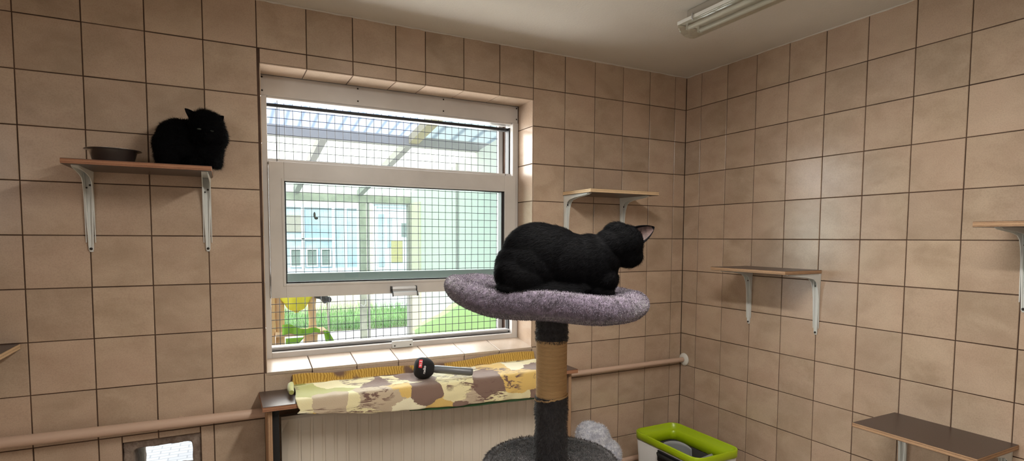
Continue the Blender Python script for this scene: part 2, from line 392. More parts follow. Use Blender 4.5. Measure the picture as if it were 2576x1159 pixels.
wb = MB()
holes = [(WX0, WX1, WZ0, WZ1), (HX0, HX1, HZ0, HZ1)]
r = [(X0 - .1, 0.1, -.02, 2.6)]
for h in holes: r = sub(r, h)
for a, b, c, d in r: wb.box(a, b, .0035, .40, c, d, 1)
face(wb, (0, 0, 0), (1, 0, 0), (0, 0, 1), (0, -1, 0), ux, rows, holes)
# window reveal: head, jambs and sloping sill, tiled on the same joints
uw = sorted([WX0] + [c for c in cols if WX0 + .02 < c < WX1 - .02] + [WX1]); vw = [WZ0] + [z for z in rows if WZ0 + .02 < z < WZ1 - .02] + [WZ1]
face(wb, (0, 0, WZ1 - .0035), (1, 0, 0), (0, 1, 0), (0, 0, -1), uw, [0, WD])
face(wb, (WX1 - .0035, 0, 0), (0, 1, 0), (0, 0, 1), (-1, 0, 0), [0, WD], vw)
face(wb, (WX0 + .0035, 0, 0), (0, 1, 0), (0, 0, 1), (1, 0, 0), [0, WD], vw)
sv = Vector((0, WD + .006, .028)); sn = Vector((0, -.028, WD)).normalized(); sl = sv.length; sv.normalize()
for i in range(len(uw) - 1): tile(wb, (uw[i], -.006, WZ0 + .002), (1, 0, 0), sv, sn, uw[i + 1] - uw[i], sl, 2, t=.012)
wb.hexa([(WX0, 0, WZ0 - .01), (WX1, 0, WZ0 - .01), (WX1, WD, WZ0 - .01), (WX0, WD, WZ0 - .01), (WX0, .002, WZ0 - .003), (WX1, .002, WZ0 - .003), (WX1, WD, WZ0 + .021), (WX0, WD, WZ0 + .021)], 1)
struct(build(wb, 'wall_back', [M['tile'], M['grout'], M['sill']]))

wr = MB(); wr.box(.0035, .2, Y0 - .1, .0, -.02, 2.6, 1)
uy = [0, .1247] + [.1247 + PITCH * k_ for k_ in range(1, 22)] + [4.6]
face(wr, (0, 0, 0), (0, -1, 0), (0, 0, 1), (-1, 0, 0), uy, rows)
struct(build(wr, 'wall_right', [M['tile'], M['grout']]))
wl = MB(); r = sub([(Y0 - .1, 0, -.02, 2.6)], ADDED_WIN)
for a, b, c, d in r: wl.box(X0 - .2, X0 - .0035, a, b, c, d, 1)
face(wl, (X0, 0, 0), (0, 1, 0), (0, 0, 1), (1, 0, 0), [-PITCH * k_ for k_ in range(23, -1, -1)], rows, [ADDED_WIN])
struct(build(wl, 'wall_left', [M['tile'], M['grout']]))
wf = MB(); wf.box(X0 - .1, .1, Y0 - .2, Y0 - .0035, -.02, 2.6, 1)
face(wf, (0, Y0, 0), (1, 0, 0), (0, 0, 1), (0, 1, 0), [X0 + PITCH * k_ for k_ in range(0, 21)] + [0], rows)
struct(build(wf, 'wall_front', [M['tile'], M['grout']]))
f2 = MB(); a, b, c, d = ADDED_WIN
for q in ((a, a + .06, c, d), (b - .06, b, c, d), (a, b, c, c + .06), (a, b, d - .06, d), ((a + b) / 2 - .03, (a + b) / 2 + .03, c, d)): f2.box(X0 - .12, X0 - .06, q[0], q[1], q[2], q[3])
struct(build(f2, 'added_window', M['pvc']))  # frame of the added side window, out of view
fl = MB(); fl.box(X0 - .1, .1, Y0 - .1, 0, -.1, 0); struct(build(fl, 'floor', M['floor']))
cl = MB(); cl.box(X0 - .1, .1, Y0 - .1, .0, 2.5, 2.6)
struct(build(cl, 'ceiling', M['ceiling']))
# rough plaster bead where ceiling meets the tiles
tb = MB()
for a_, b_ in (((X0, 0), (0, 0)), ((0, 0), (0, Y0))):
    n_ = 130; pts = []
    for i in range(n_ + 1):
        t_ = i / n_; pts.append((a_[0] + (b_[0] - a_[0]) * t_ + random.uniform(-.001, .001), a_[1] + (b_[1] - a_[1]) * t_ - .001, 2.4985 + random.uniform(-.0015, .001)))
    tb.tube(pts, [.004 + random.uniform(-.0015, .002) for _ in pts], 6)
struct(build(tb, 'trim_1', M['ceiling']))

# ------------------------------------------------------------------ main window
win = bpy.data.objects.new('window_1', None); COL.objects.link(win); win.location = (-1.76, .2, .93); win['kind'] = 'structure'
b = MB()
b.box(WX0 + .004, WX1 - .004, .172, .215, 2.143, 2.2355)
wp = build(b, 'head_board', M['pvc'], win, .003)
for x in (-2.405, -1.977, -1.535, -1.103):
    for z in (2.224, 2.164): sc = MB(); sc.ball((x, .171, z), (.0042, .003, .0042), 6); build(sc, 'screw', M['screw'], wp)
b = MB()
b.box(WX0 + .004, -2.388, .168, .26, .925, 2.143); b.box(-1.127, WX1 - .004, .168, .26, .925, 2.143)
b.box(-2.388, -1.127, .168, .26, .923, .955); b.box(-2.388, -1.127, .178, .26, 2.134, 2.143)
b.box(-2.388, -1.127, .2, .235, 1.835, 1.862)
build(b, 'frame', M['pvc'], win, .002)
b = MB(); b.box(-2.388, -1.127, .205, .25, .957, .976); b.tube([(-2.388, .203, .971), (-1.127, .203, .971)], .006, 8)
build(b, 'bottom_track', M['alu'], win)
b = MB(); b.box(-2.388, -1.127, .215, .25, 2.104, 2.119); b.box(-2.388, -1.127, .2, .24, .9545, .959); b.box(-1.134, -1.127, .205, .24, .96, 2.12)
build(b, 'black_track', M['gasket'], win)
# sliding sash in front
b = MB(); sx0, sx1, sz0, sz1 = -2.386, -1.118, 1.214, 1.845; gx0, gx1, gz0, gz1 = -2.322, -1.186, 1.280, 1.757
for q in ((sx0, gx0, sz0, sz1), (gx1, sx1, sz0, sz1), (gx0, gx1, sz0, gz0), (gx0, gx1, gz1, sz1)): b.box(q[0], q[1], .150, .198, q[2], q[3])
for q in ((gx0 - .012, gx0, gz0 - .012, gz1 + .012), (gx1, gx1 + .012, gz0 - .012, gz1 + .012), (gx0, gx1, gz0 - .012, gz0), (gx0, gx1, gz1, gz1 + .012)): b.box(q[0], q[1], .147, .15, q[2], q[3])
sash = build(b, 'sash', M['pvc'], win, .0015)
b = MB()
for q in ((gx0, gx0 + .006, gz0, gz1), (gx1 - .017, gx1, gz0, gz1), (gx0, gx1, gz0, gz0 + .007), (gx0, gx1, gz1 - .005, gz1)): b.box(q[0], q[1], .156, .194, q[2], q[3])
build(b, 'gasket', M['gasket'], sash)
b = MB(); b.box(gx0 + .002, gx1 - .002, .174, .178, gz0 + .002, gz1 - .002); build(b, 'pane', M['glass'], sash)
b = MB()
prof = [(-.0, 1.250), (-.018, 1.250), (-.022, 1.238), (-.020, 1.230), (-.034, 1.222), (-.040, 1.206), (-.034, 1.203), (-.012, 1.220), (0, 1.225)]
xa, xb = -1.825, -1.703
vs = [(x, .15 + p[0], p[1]) for x in (xa, xb) for p in prof]; n_ = len(prof)
b.add(vs, [(i, (i + 1) % n_, n_ + (i + 1) % n_, n_ + i) for i in range(n_)] + [tuple(range(n_))[::-1], tuple(range(n_, 2 * n_))])
hd = build(b, 'handle', M['alu'], sash)
for x in (xa - .006, xb): b = MB(); b.add([(x, .15 + p[0] * 1.06, 1.228 + (p[1] - 1.228) * 1.08) for p in prof] + [(x + .006, .15 + p[0] * 1.06, 1.228 + (p[1] - 1.228) * 1.08) for p in prof], [(i, (i + 1) % n_, n_ + (i + 1) % n_, n_ + i) for i in range(n_)] + [tuple(range(n_))[::-1], tuple(range(n_, 2 * n_))]); build(b, 'end_cap', M['gasket'], sash)
b = MB(); b.box(-1.822, -1.712, .156, .17, .930, .966); lt = build(b, 'catch_plate', M['white_metal'], win, .003)
for x in (-1.809, -1.726): b = MB(); b.ball((x, .155, .942), (.004, .003, .004), 6); build(b, 'screw', M['screw'], lt)
# rail of the outer track seen through the pane
b = MB(); b.box(-2.388, -1.127, .236, .262, 1.262, 1.322); build(b, 'outer_rail', M['rail'], win, .002)
for pts, r_ in (([(-2.341, .197, 2.130), (-2.344, .199, 2.0), (-2.347, .198, 1.84)], .0016), ([(-2.333, .199, 2.10), (-2.336, .199, 1.86)], .0009), ([(-1.160, .20, 2.125), (-1.157, .20, 1.85)], .0016)):
    b = MB(); b.tube(pts, r_, 6); build(b, 'blind_cord', M['gasket'], win)

# ------------------------------------------------------------------ wire mesh outside
mesh_root = root('wire_mesh_screen', 'dark square wire mesh screen fixed outside the window', 'mesh screen', (-1.76, .385, .9))
b = MB(); q = .0012; x = -2.47; px_ = .0403
def wire(p0, p1, r_=.0016, seg=6, j=.0012):
    P0, P1 = Vector(p0), Vector(p1); pts = []
    for i in range(seg + 1):
        p = P0.lerp(P1, i / seg)
        if 0 < i < seg: p += Vector((random.uniform(-j, j), random.uniform(-j, j) * .5, random.uniform(-j, j)))
        pts.append(p)
    b.tube(pts, r_, 5, cap=False)
x = -2.415
while x < -1.12: wire((x, .383, .905), (x + random.uniform(-.001, .001), .383, 2.234)); x += px_
z = .918
while z < 2.23: wire((-2.42, .386, z), (-1.118, .386, z + random.uniform(-.001, .001))); z += px_
build(b, 'wire_grid', M['wire'], mesh_root)
b = MB(); b.box(-1.118, -1.092, .370, .398, .9, 2.239); build(b, 'side_bar', M['beam_grey'], mesh_root, .001)
b = MB(); b.ball((-2.16, .378, 1.612), (.006, .003, .016), 6); b.ball((-2.152, .378, 1.596), (.010, .003, .008), 6); tag(build(b, 'dead_leaf', M['dgrey_fur']), 'tiny dark leaf caught on the wire mesh behind the glass', 'leaf')

# ------------------------------------------------------------------ shelves
def bracket(parent, side_axis, pos, ztop, depth=.235, drop=.30, wall_c=0., w_=.034, rust=True):
    """L bracket: channel profile on the wall tapering down, arm under the board. side_axis 'x': wall is y=0; 'y': wall is x=0"""
    def T(u, d, z): return (pos + u, wall_c - d, z) if side_axis == 'x' else (wall_c - d, pos - u, z)
    b = MB(); hw = w_ / 2
    zt, zb = ztop, ztop - drop
    # wall plate (two tapering flanges with a pressed rib between)
    for (a0, a1, c0, c1, dz) in ((-hw, -hw + .007, -.008, -.003, .012), (hw - .007, hw, .003, .008, .012)):
        b.add([T(c0, .001, zb), T(c1, .001, zb), T(a1, .001, zt), T(a0, .001, zt), T(c0, .004 + dz * .3, zb), T(c1, .004 + dz * .3, zb), T(a1, .006 + dz, zt), T(a0, .006 + dz, zt)],
              [(0, 1, 2, 3), (7, 6, 5, 4), (0, 4, 5, 1), (1, 5, 6, 2), (2, 6, 7, 3), (3, 7, 4, 0)])
    b.add([T(-.006, .001, zb - .006), T(.006, .001, zb - .006), T(hw - .002, .001, zt), T(-hw + .002, .001, zt), T(-.006, .005, zb - .006), T(.006, .005, zb - .006), T(hw - .002, .005, zt), T(-hw + .002, .005, zt)],
          [(0, 1, 2, 3), (7, 6, 5, 4), (0, 4, 5, 1), (1, 5, 6, 2), (2, 6, 7, 3), (3, 7, 4, 0)])
    wall = put('wall_arm', b.mesh('wall_arm', [M['white_metal']]), parent, .001)
    # arm below the board with a curved web
    b = MB()
    b.add([T(-hw, .001, zt - .003), T(hw, .001, zt - .003), T(.008, depth, zt - .003), T(-.008, depth, zt - .003), T(-hw, .001, zt), T(hw, .001, zt), T(.008, depth, zt), T(-.008, depth, zt)],
          [(0, 1, 2, 3), (7, 6, 5, 4), (0, 4, 5, 1), (1, 5, 6, 2), (2, 6, 7, 3), (3, 7, 4, 0)])
    for s_ in (-1, 1):
        pr = [(.004, zt), (depth - .004, zt), (depth - .02, zt - .007), (.10, zt - .018), (.055, zt - .027), (.034, zt - .042), (.022, zt - .07), (.013, zt - .12), (.009, zt - .20), (.005, zt - .27), (.004, zt - .27)]
        u0, u1 = s_ * (hw - .001), s_ * (hw - .004)
        nn = len(pr); vs = [T(u0 * (1 - .35 * min(1, d / depth)), d, z_) for d, z_ in pr] + [T(u1 * (1 - .35 * min(1, d / depth)), d, z_) for d, z_ in pr]
        b.add(vs, [tuple(range(nn)), tuple(range(nn, 2 * nn))[::-1]] + [(i, nn + i, nn + (i + 1) % nn, (i + 1) % nn) for i in range(nn)])
    put('shelf_arm', b.mesh('shelf_arm', [M['white_metal']]), parent, 0)
    for (u_, z_, r_) in ((.0, zb + .006, .0055), (.0055, zt - .052, .0045), (-.0055, zt - .062, .0035)):
        b = MB(); b.ball(T(u_, .0085 if z_ < zt - .1 else .012, z_), (r_, r_, r_ * .9), 6)
        put('screw', b.mesh('screw', [M['screw']]), wall)
def board(parent, x0, x1, y0, y1, z0, z1, edge, bev=.0025):
    b = MB(); b.box(x0, x1, y0, y1, z0 + .0012, z1 - .0012, 0); b.box(x0 + .0006, x1 - .0006, y0 + .0006, y1 - .0006, z1 - .0014, z1, 1); b.box(x0 + .0006, x1 - .0006, y0 + .0006, y1 - .0006, z0, z0 + .0014, 1)
    return put('board', b.mesh('board', [edge, M['laminate']]), parent, .0008)
GS = 'bracketed wall shelves'
def shelf(label, x0, x1, y0, y1, z0, z1, edge, axis, brs, drop=.30):
    t = root('wall_shelf', label, 'shelf', ((x0 + x1) / 2, (y0 + y1) / 2, z0), GS)
    board(t, x0, x1, y0, y1, z0, z1, edge)
    for p in brs: bracket(t, axis, p, z0, drop=drop)
    return t
shelf('brown wall shelf on white brackets holding the steel bowl and a black cat', -3.06, -2.609, -.262, -.002, 1.743, 1.762, M['ply_red'], 'x', (-3.027, -2.634))
shelf('empty wall shelf on white brackets between the window and the room corner', -.90, -.445, -.272, -.002, 1.737, 1.757, M['ply_pale'], 'x', (-.878, -.489))
shelf('empty brown shelf on two white brackets, middle of the right wall', -.27, -.002, -.945, -.492, 1.334, 1.352, M['ply'], 'y', (-.524, -.926), .296)
shelf('highest shelf on the right wall, cut off by the picture edge', -.27, -.002, -2.14, -1.678, 1.545, 1.565, M['ply'], 'y', (-1.735, -2.1), .30)
shelf('lowest shelf on the right wall, dark top seen from above', -.302, -.002, -1.745, -1.308, .731, .750, M['ply'], 'y', (-1.352, -1.712), .29)
t = shelf('dark shelf corner low on the left wall edge, mostly outside the picture', -3.72, -3.252, -.262, -.002, 1.078, 1.100, M['ply_pale'], 'x', (-3.68, -3.42))

# ------------------------------------------------------------------ bowl
bw = root('feeding_bowl', 'shallow stainless steel feeding bowl on the left wall shelf', 'bowl', (-2.925, -.155, 1.763))
b = MB(); b.lathe([(0, .0006), (.056, .0006), (.060, .003), (.072, .044), (.075, .047), (.086, .0485), (.088, .0475), (.088, .0465), (.086, .0465), (.077, .0450), (.0735, .0425), (.0615, .002), (.057, 0), (0, 0)], (-2.925, -.155, 1.7625), 64)
bo = build(b, 'bowl_body', M['steel'], bw)
b = MB(); b.lathe([(0, 0), (.055, 0), (.055, .003), (0, .003)], (-2.925, -.155, 1.7632), 32); build(b, 'leftover_food', M['soil'], bw)

# ------------------------------------------------------------------ pipes
b = MB(); b.tube([(X0, -.0365, .757), (-3.314, -.0365, .745), (-2.40, -.0365, .734)], .0205, 20)
for x in (-3.6, -2.75): b.box(x - .008, x + .008, -.03, -.0005, .738, .752)
tag(build(b, 'heating_pipe', M['pipe']), 'beige painted pipe along the wall left of the radiator cover', 'pipe', 'beige heating pipes')
b = MB(); b.tube([(-.955, -.037, .733), (-.004, -.037, .737)], .0145, 20)
tag(build(b, 'heating_pipe', M['pipe']), 'thin beige pipe between the radiator cover and the room corner', 'pipe', 'beige heating pipes')
b = MB(); b.lathe([(.0155, .002), (.040, 0.002), (.040, .005), (.034, .010), (.022, .014), (.0155, .015)], (0, 0, 0), 32, M4=Matrix.Translation((-.001, -.037, .737)) @ Matrix.Rotation(-pi / 2, 4, 'Y'))
tag(build(b, 'pipe_rosette', M['white_plastic']), 'round white rosette where the thin pipe enters the right wall', 'pipe rosette')
b = MB(); b.tube([(-1.0, -.045, .163), (-.004, -.045, .172)], .016, 16)
tag(build(b, 'heating_pipe', M['pipe']), 'lowest beige pipe, near the floor left of the litter box', 'pipe', 'beige heating pipes')

# ------------------------------------------------------------------ cat hole
b = MB(); ix0, ix1, iz1 = -2.918, -2.714, .637
for q in ((HX0, ix0, HZ0, HZ1), (ix1, HX1, HZ0, HZ1), (ix0, ix1, iz1, HZ1), (ix0, ix1, HZ0, HZ0 + .03)):
    b.box(q[0], q[1], .012, .39, q[2], q[3])
me = blend(b, .006, 3)
for v in me.vertices:
    h = math.sin(v.co.x * 90 + 3) * math.cos(v.co.z * 110) * .0022 + random.uniform(-.0007, .0007)
    v.co.y += h; v.co.z += h * .6; v.co.x += h * .5
me.materials.append(M['mortar']); o = put('trim_2', me); struct(o)

# ------------------------------------------------------------------ radiator and its cover
rd = root('radiator', 'cream ribbed panel radiator under the dark cover board', 'radiator', (-1.7, -.1, .15))
b = MB(); rx0, rx1 = -2.377, -1.02; xs = []; x = rx0 + .03
vs = []; prof = [(rx0, -.118)]
while x < rx1 - .05:
    prof += [(x, -.124), (x + .034, -.124), (x + .039, -.118), (x + .046, -.118)]; x += .0505
prof += [(rx1, -.118)]
n_ = len(prof); zz = [.16, .19, .66, .715, .728]; off = [.006, 0, 0, 0, .006]
for z_, o_ in zip(zz, off):
    f_ = 0 if z_ in (.16, .728, .715, .19) else 1
    for (x_, y_) in prof: vs.append((x_, (-.118 if not f_ else y_) + o_, z_))
b.add(vs, [(j * n_ + i, j * n_ + i + 1, (j + 1) * n_ + i + 1, (j + 1) * n_ + i) for j in range(len(zz) - 1) for i in range(n_ - 1)])
b.box(rx0, rx1, -.112, -.055, .16, .722)
build(b, 'front_panel', M['radiator'], rd)
for x in (-2.30, -1.65, -1.1): b = MB(); b.box(x - .015, x + .015, -.055, -.003, .3, .6); build(b, 'wall_bracket', M['radiator'], rd)
b = MB(); b.tube([(-1.02, -.085, .66), (-.985, -.085, .66), (-.985, -.085, .70)], .010, 10); build(b, 'valve', M['pipe'], rd)
cv = root('radiator_cover', 'dark brown board cover with plywood side panels over the radiator', 'radiator cover', (-1.7, -.13, 0))
b = MB(); b.box(-2.456, -.957, -.262, -.003, .8005, .8185, 0); b.box(-2.455, -.958, -.261, -.004, .8185, .820, 1); b.box(-2.455, -.958, -.261, -.004, .799, .8005, 1)
build(b, 'top_board', [M['ply_red'], M['laminate']], cv, .001)
for xa in (-2.436, -.998):
    b = MB(); b.box(xa, xa + .017, -.236, -.062, 0.0, .799, 0); b.box(xa + .017, xa + .018, -.235, -.062, 0, .799, 1); b.box(xa - .001, xa, -.235, -.062, 0, .799, 2)
    build(b, 'side_panel', [M['ply_v'], M['black'], M['ply_v']], cv, .0005)
b = MB(); b.box(-2.418, -.998, -.050, -.004, .762, .799); build(b, 'rear_batten', M['black'], cv)
b = MB(); b.box(-2.418, -2.392, -.22, -.06, 0, .799); build(b, 'inner_panel', M['black'], cv)

# ------------------------------------------------------------------ blanket
def blanket():
    b = MB(); nx, x0, x1 = 150, -2.325, -1.085; uvs = []
    path = [(-.010, .868), (-.013, .880), (-.018, .874), (-.024, .852), (-.032, .838), (-.045, .834), (-.06, .838), (-.075, .846), (-.09, .843), (-.12, .834), (-.16, .831), (-.20, .831), (-.24, .831), (-.262, .831), (-.274, .825), (-.279, .808), (-.280, .79), (-.281, .77), (-.282, .75), (-.282, .735)]
    ny = len(path); V = []; F_ = []; MI = []
    s_ = [0]
    for i in range(1, ny): s_.append(s_[-1] + math.dist(path[i - 1], path[i]))
    for i in range(nx + 1):
        t_ = i / nx; x_ = x0 + (x1 - x0) * t_
        for j, (y_, z_) in enumerate(path):
            a_ = j / (ny - 1)
            wz = .004 * math.sin(x_ * 23 + j * .7) * math.sin(x_ * 7 + 1) + .0025 * math.sin(x_ * 61 + j)
            if j <= 4: z_ += .020 * math.exp(-((t_ - .04) / .08) ** 2) * (1 - j / 5) + .010 * math.sin(x_ * 9) * (1 - j / 5) - .012 * math.exp(-((t_ - .42) / .2) ** 2) * (1 - j / 5)
            if 5 <= j <= 8: z_ += max(0, wz) * 1.6
            elif j > 8 and j < 13: z_ += abs(wz) * .5
            if j >= 14:
                k_ = (j - 13) / (ny - 14); z_ = .806 - k_ * (.021 + .075 * min(1, t_ / .55) + .012 * math.sin(x_ * 5) * min(1, t_ * 4))
                z_ -= 0; y_ -= wz * 1.2 * k_ + .004 * k_
            xx = x_
            if i == 0: xx += .008 * math.sin(j * .9)
            V.append((xx, y_, z_)); uvs.append((x_, s_[j]))
    for i in range(nx):
        for j in range(ny - 1):
            a_ = i * ny + j; b.f.append((a_, a_ + 1, a_ + ny + 1, a_ + ny)); b.mi.append(1 if j < 4 else 0); b.sm.append(True)
    b.v = V; b.uv = uvs
    o = build(b, 'fleece_blanket', [M['blanket'], M['blanket_back']])
    m_ = o.modifiers.new('thick', 'SOLIDIFY'); m_.thickness = .005; m_.offset = 0
    s2 = o.modifiers.new('sub', 'SUBSURF'); s2.levels = 1; s2.render_levels = 1
    return o
bl = blanket(); tag(bl, 'patterned brown, cream and ochre fleece blanket draped over the radiator cover', 'blanket')
# dark green underside hanging lower at the right
b = MB(); V = []; nx = 50
for i in range(nx + 1):
    t_ = i / nx; x_ = -1.86 + .76 * t_
    for j in range(4):
        d = (.004 + .026 * math.sin(min(1, t_ * 1.4) * pi / 2)) * j / 3
        V.append((x_, -.274 - .001 * j + .003 * math.sin(x_ * 30), .724 - d + .004 * math.sin(x_ * 8) - .010 * t_ + .012))
b.add(V, [(i * 4 + j, i * 4 + j + 1, i * 4 + j + 5, i * 4 + j + 4) for i in range(nx) for j in range(3)], 0, True)
g_ = build(b, 'green_underlayer', M['green_cloth'], None); g_.parent = bl; mm = g_.modifiers.new('t', 'SOLIDIFY'); mm.thickness = .004
# rolled loose corner at the left end
b = MB(); b.tube([(-2.338, -.165, .843), (-2.338, -.120, .846), (-2.332, -.07, .852), (-2.325, -.04, .852)], [.010, .014, .013, .008], 10)
c_ = build(b, 'rolled_edge', M['blanket'], None); c_.parent = bl

# ------------------------------------------------------------------ microphone
mic = root('handheld_microphone', 'reporter microphone with black foam windscreen lying on the blanket', 'microphone', (-1.73, -.13, .835))
A = Vector((-1.797, -.140, .890)); B = Vector((-1.535, -.222, .8575))
ax = (B - A).normalized(); q_ = ax.to_track_quat('Z', 'Y').to_matrix().to_4x4(); L_ = (B - A).length
T4 = Matrix.Translation(A) @ q_
prof = []; hl, rr_ = .048, .0505
for i in range(25):
    a_ = -pi / 2 + pi * i / 24; cs, sn_ = math.cos(a_), math.sin(a_)
    z_ = hl * math.copysign(abs(sn_) ** .72, sn_); r_ = rr_ * abs(cs) ** .62
    if z_ > 0: r_ *= 1 - .28 * (z_ / hl) ** 1.6
    prof.append((max(r_, .0005), z_ + .046))
b = MB(); b.lathe(prof, n=48, M4=T4); ws = build(b, 'windscreen', M['foam'], mic)
b = MB(); b.lathe([(.0005, .07), (.0175, .07), (.0175, .10), (.0185, .102), (.0185, L_ - .012), (.0175, L_ - .006), (.0155, L_), (.0125, L_), (.012, L_ - .008), (.0005, L_ - .008)], n=32, M4=T4); build(b, 'handle', M['grip'], mic)
def textmesh(body, size, font_off=0.0):
    cu = bpy.data.curves.new('t', 'FONT'); cu.body = body; cu.size = size; cu.align_x = 'LEFT'; cu.fill_mode = 'FRONT'; cu.offset = font_off; cu.resolution_u = 3
    o = bpy.data.objects.new('t', cu); COL.objects.link(o); dg = bpy.context.evaluated_depsgraph_get(); dg.update()
    me = bpy.data.meshes.new_from_object(o.evaluated_get(dg)); bpy.data.objects.remove(o); return me
# lettering wraps round the foam: runs up the front of the windscreen
front = Vector((-.30, -.86, .30)); front = (front - ax * front.dot(ax)).normalized(); upv = ax.cross(front); upv = upv if upv.z > 0 else -upv
def rad_at(z_):
    for i in range(len(prof) - 1):
        if prof[i][1] <= z_ <= prof[i + 1][1]:
            f_ = (z_ - prof[i][1]) / (prof[i + 1][1] - prof[i][1]); return prof[i][0] * (1 - f_) + prof[i + 1][0] * f_
    return .045
def wrap(s_, along, lift):      # s_: arc length upwards, along: metres along the mic axis
    th = s_ / .047; r_ = rad_at(along) + lift
    return A + ax * along + (front * math.cos(th) + upv * math.sin(th)) * r_
me = textmesh('radio', .0172, .00025)
for v in me.vertices: s_, c_ = v.co.x, v.co.y; v.co = wrap(s_ - .030, .0475 - c_ + .004, .0012)
me.materials.append(M['logo_white']); put('lettering', me, ws).location = -world_loc(mic) * 0
b = MB(); V = []; n1, n2 = 16, 6
for i in range(n1 + 1):
    for j in range(n2 + 1): V.append(wrap(-.004 + .040 * i / n1, .0185 + .0155 * j / n2, .0010))
b.add(V, [(i * (n2 + 1) + j, i * (n2 + 1) + j + 1, (i + 1) * (n2 + 1) + j + 1, (i + 1) * (n2 + 1) + j) for i in range(n1) for j in range(n2)], 0, True)
build(b, 'red_patch', M['logo_red'], ws)
me = textmesh('91.2', .0165, .0002)
for v in me.vertices: s_, c_ = v.co.x, v.co.y; v.co = wrap(s_ + .0005, .0325 - c_, .0017)
me.materials.append(M['logo_white']); put('lettering', me, ws)

# ------------------------------------------------------------------ ceiling lamp
def ceiling_lamp(label, lx, ly0, ly1, hw, tube_mat):
    lp = root('fluorescent_lamp', label, 'ceiling lamp', (lx, (ly0 + ly1) / 2, 2.5), 'fluorescent ceiling lamps')
    b = MB(); b.box(lx - .048, lx + .048, ly0 - .03, ly1, 2.452, 2.4995); build(b, 'housing', M['lamp_body'], lp, .006)
    b = MB(); seg = 20; pr = [(hw * math.cos(pi * i / seg), 2.450 - .052 * math.sin(pi * i / seg) ** .7) for i in range(seg + 1)]
    V = [(lx + x_, ly0, z_) for x_, z_ in pr] + [(lx + x_, ly1, z_) for x_, z_ in pr]; n_ = seg + 1
    b.add(V, [(i, i + 1, n_ + i + 1, n_ + i) for i in range(seg)], 0, True); b.add(V[:n_], [tuple(range(n_))]); b.add(V[n_:], [tuple(range(n_))[::-1]])
    cvr = build(b, 'clear_cover', M['clear'], lp); mm = cvr.modifiers.new('t', 'SOLIDIFY'); mm.thickness = .002
    b = MB(); b.box(lx - hw - .004, lx - hw + .003, ly0 + .002, ly1, 2.442, 2.456); b.box(lx + hw - .003, lx + hw + .004, ly0 + .002, ly1, 2.442, 2.456); b.box(lx - hw, lx + hw, ly0 - .0, ly0 + .004, 2.444, 2.456)
    build(b, 'rim', M['white_plastic'], lp)
    for dx in (-.034, .034):
        b = MB(); b.tube([(lx + dx, ly0 - .035, 2.427), (lx + dx, ly1 + .03, 2.427)], .010, 16); tb_ = build(b, 'tube', tube_mat, lp)
        b = MB(); b.box(lx + dx - .010, lx + dx + .010, ly0 - .035, ly0 - .024, 2.418, 2.452); build(b, 'tube_holder', M['white_plastic'], lp)
    b = MB(); b.box(lx - .062, lx + .062, ly0 - .01, ly1 + .01, 2.444, 2.450); build(b, 'reflector', M['white_plastic'], lp)
    for yy in (ly0 - .09, ly0 - .505):
        b = MB(); b.tube([(lx - hw - .006, yy, 2.462), (lx - hw - .008, yy, 2.445), (lx - hw - .002, yy, 2.436)], .003, 8); build(b, 'clip', M['alu'], lp)
ceiling_lamp("unlit fluorescent tube lamp with clear cover on the ceiling at the picture's top edge", -.705, -.745, -2.05, .066, M['tube'])
M['tube_lit'] = mat('lit_fluorescent_tube', (.9, .9, .85)); e_ = M['tube_lit'].node_tree.nodes['Principled BSDF']; e_.inputs['Emission Color'].default_value = (1, .97, .9, 1); e_.inputs['Emission Strength'].default_value = 3
ceiling_lamp('lit fluorescent tube lamp on the ceiling outside the picture', -1.7, -1.29, -2.42, .066, M['tube_lit'])

# ------------------------------------------------------------------ cat tree
ct = root('cat_tree', 'cat tree with purple grey plush lounging bed on a sisal post', 'cat tree', (-1.733, -1.286, 0))
PX, PY = -1.733, -1.286
c_c = Vector((-1.742, -1.262, 0)); e1 = Vector((.448, -.428, 0)).normalized(); e2 = Vector((-e1.y * -1, 0, 0)); e2 = Vector((e1.y, -e1.x, 0))   # e2 points towards the camera side
if e2.y > 0: e2 = -e2
AA, BB = .300, .185
def bed_pt(rho, th, z_, bulge=0):
    ct_, st_ = math.cos(th), math.sin(th); n_ = 2.7
    k_ = (abs(ct_) ** n_ + abs(st_) ** n_) ** (-1 / n_)
    u = rho * k_ * ct_; v = rho * k_ * st_
    zz_ = 1.318 + z_ - .012 * u + .030 * max(0, -u - .45) ** 1.35 * (1.9) + .004 * math.sin(5 * th + 1) * rho
    zz_ += .018 * max(0, u - .5) * (-v * .2) 
    p = c_c + e1 * (u * AA) + e2 * (v * BB); return (p.x, p.y, zz_)
rings = []
rr2 = .036
for i in range(9): rings.append((.74 * i / 8 + .001, .030 + .002 * (i / 8) ** 3))
for i in range(15):
    a_ = math.radians(140 - 225 * i / 14)   # around the padded rim, from inside over the top to beneath
    rings.append((.855 + .135 * math.cos(a_), .004 + rr2 * math.sin(a_) ))
for i in range(8): f_ = 1 - (i + 1) / 8; rings.append((.84 * f_ + .001, -.040 - .008 * (1 - f_ ** 2)))
b = MB(); nth = 72; V = []
for (rho, z_) in rings:
    for j in range(nth): V.append(bed_pt(rho, 2 * pi * j / nth, z_))
b.add(V, [(i * nth + j, i * nth + (j + 1) % nth, (i + 1) * nth + (j + 1) % nth, (i + 1) * nth + j) for i in range(len(rings) - 1) for j in range(nth)], 0, True)
me = b.mesh('bed', [M['plush']]); me = add_fur(me, 90000, .0048, (0, 0, -.2), .0010, 0, spread=1.0, lift=.62, jit=.3)
bed = put('bed', me, ct)
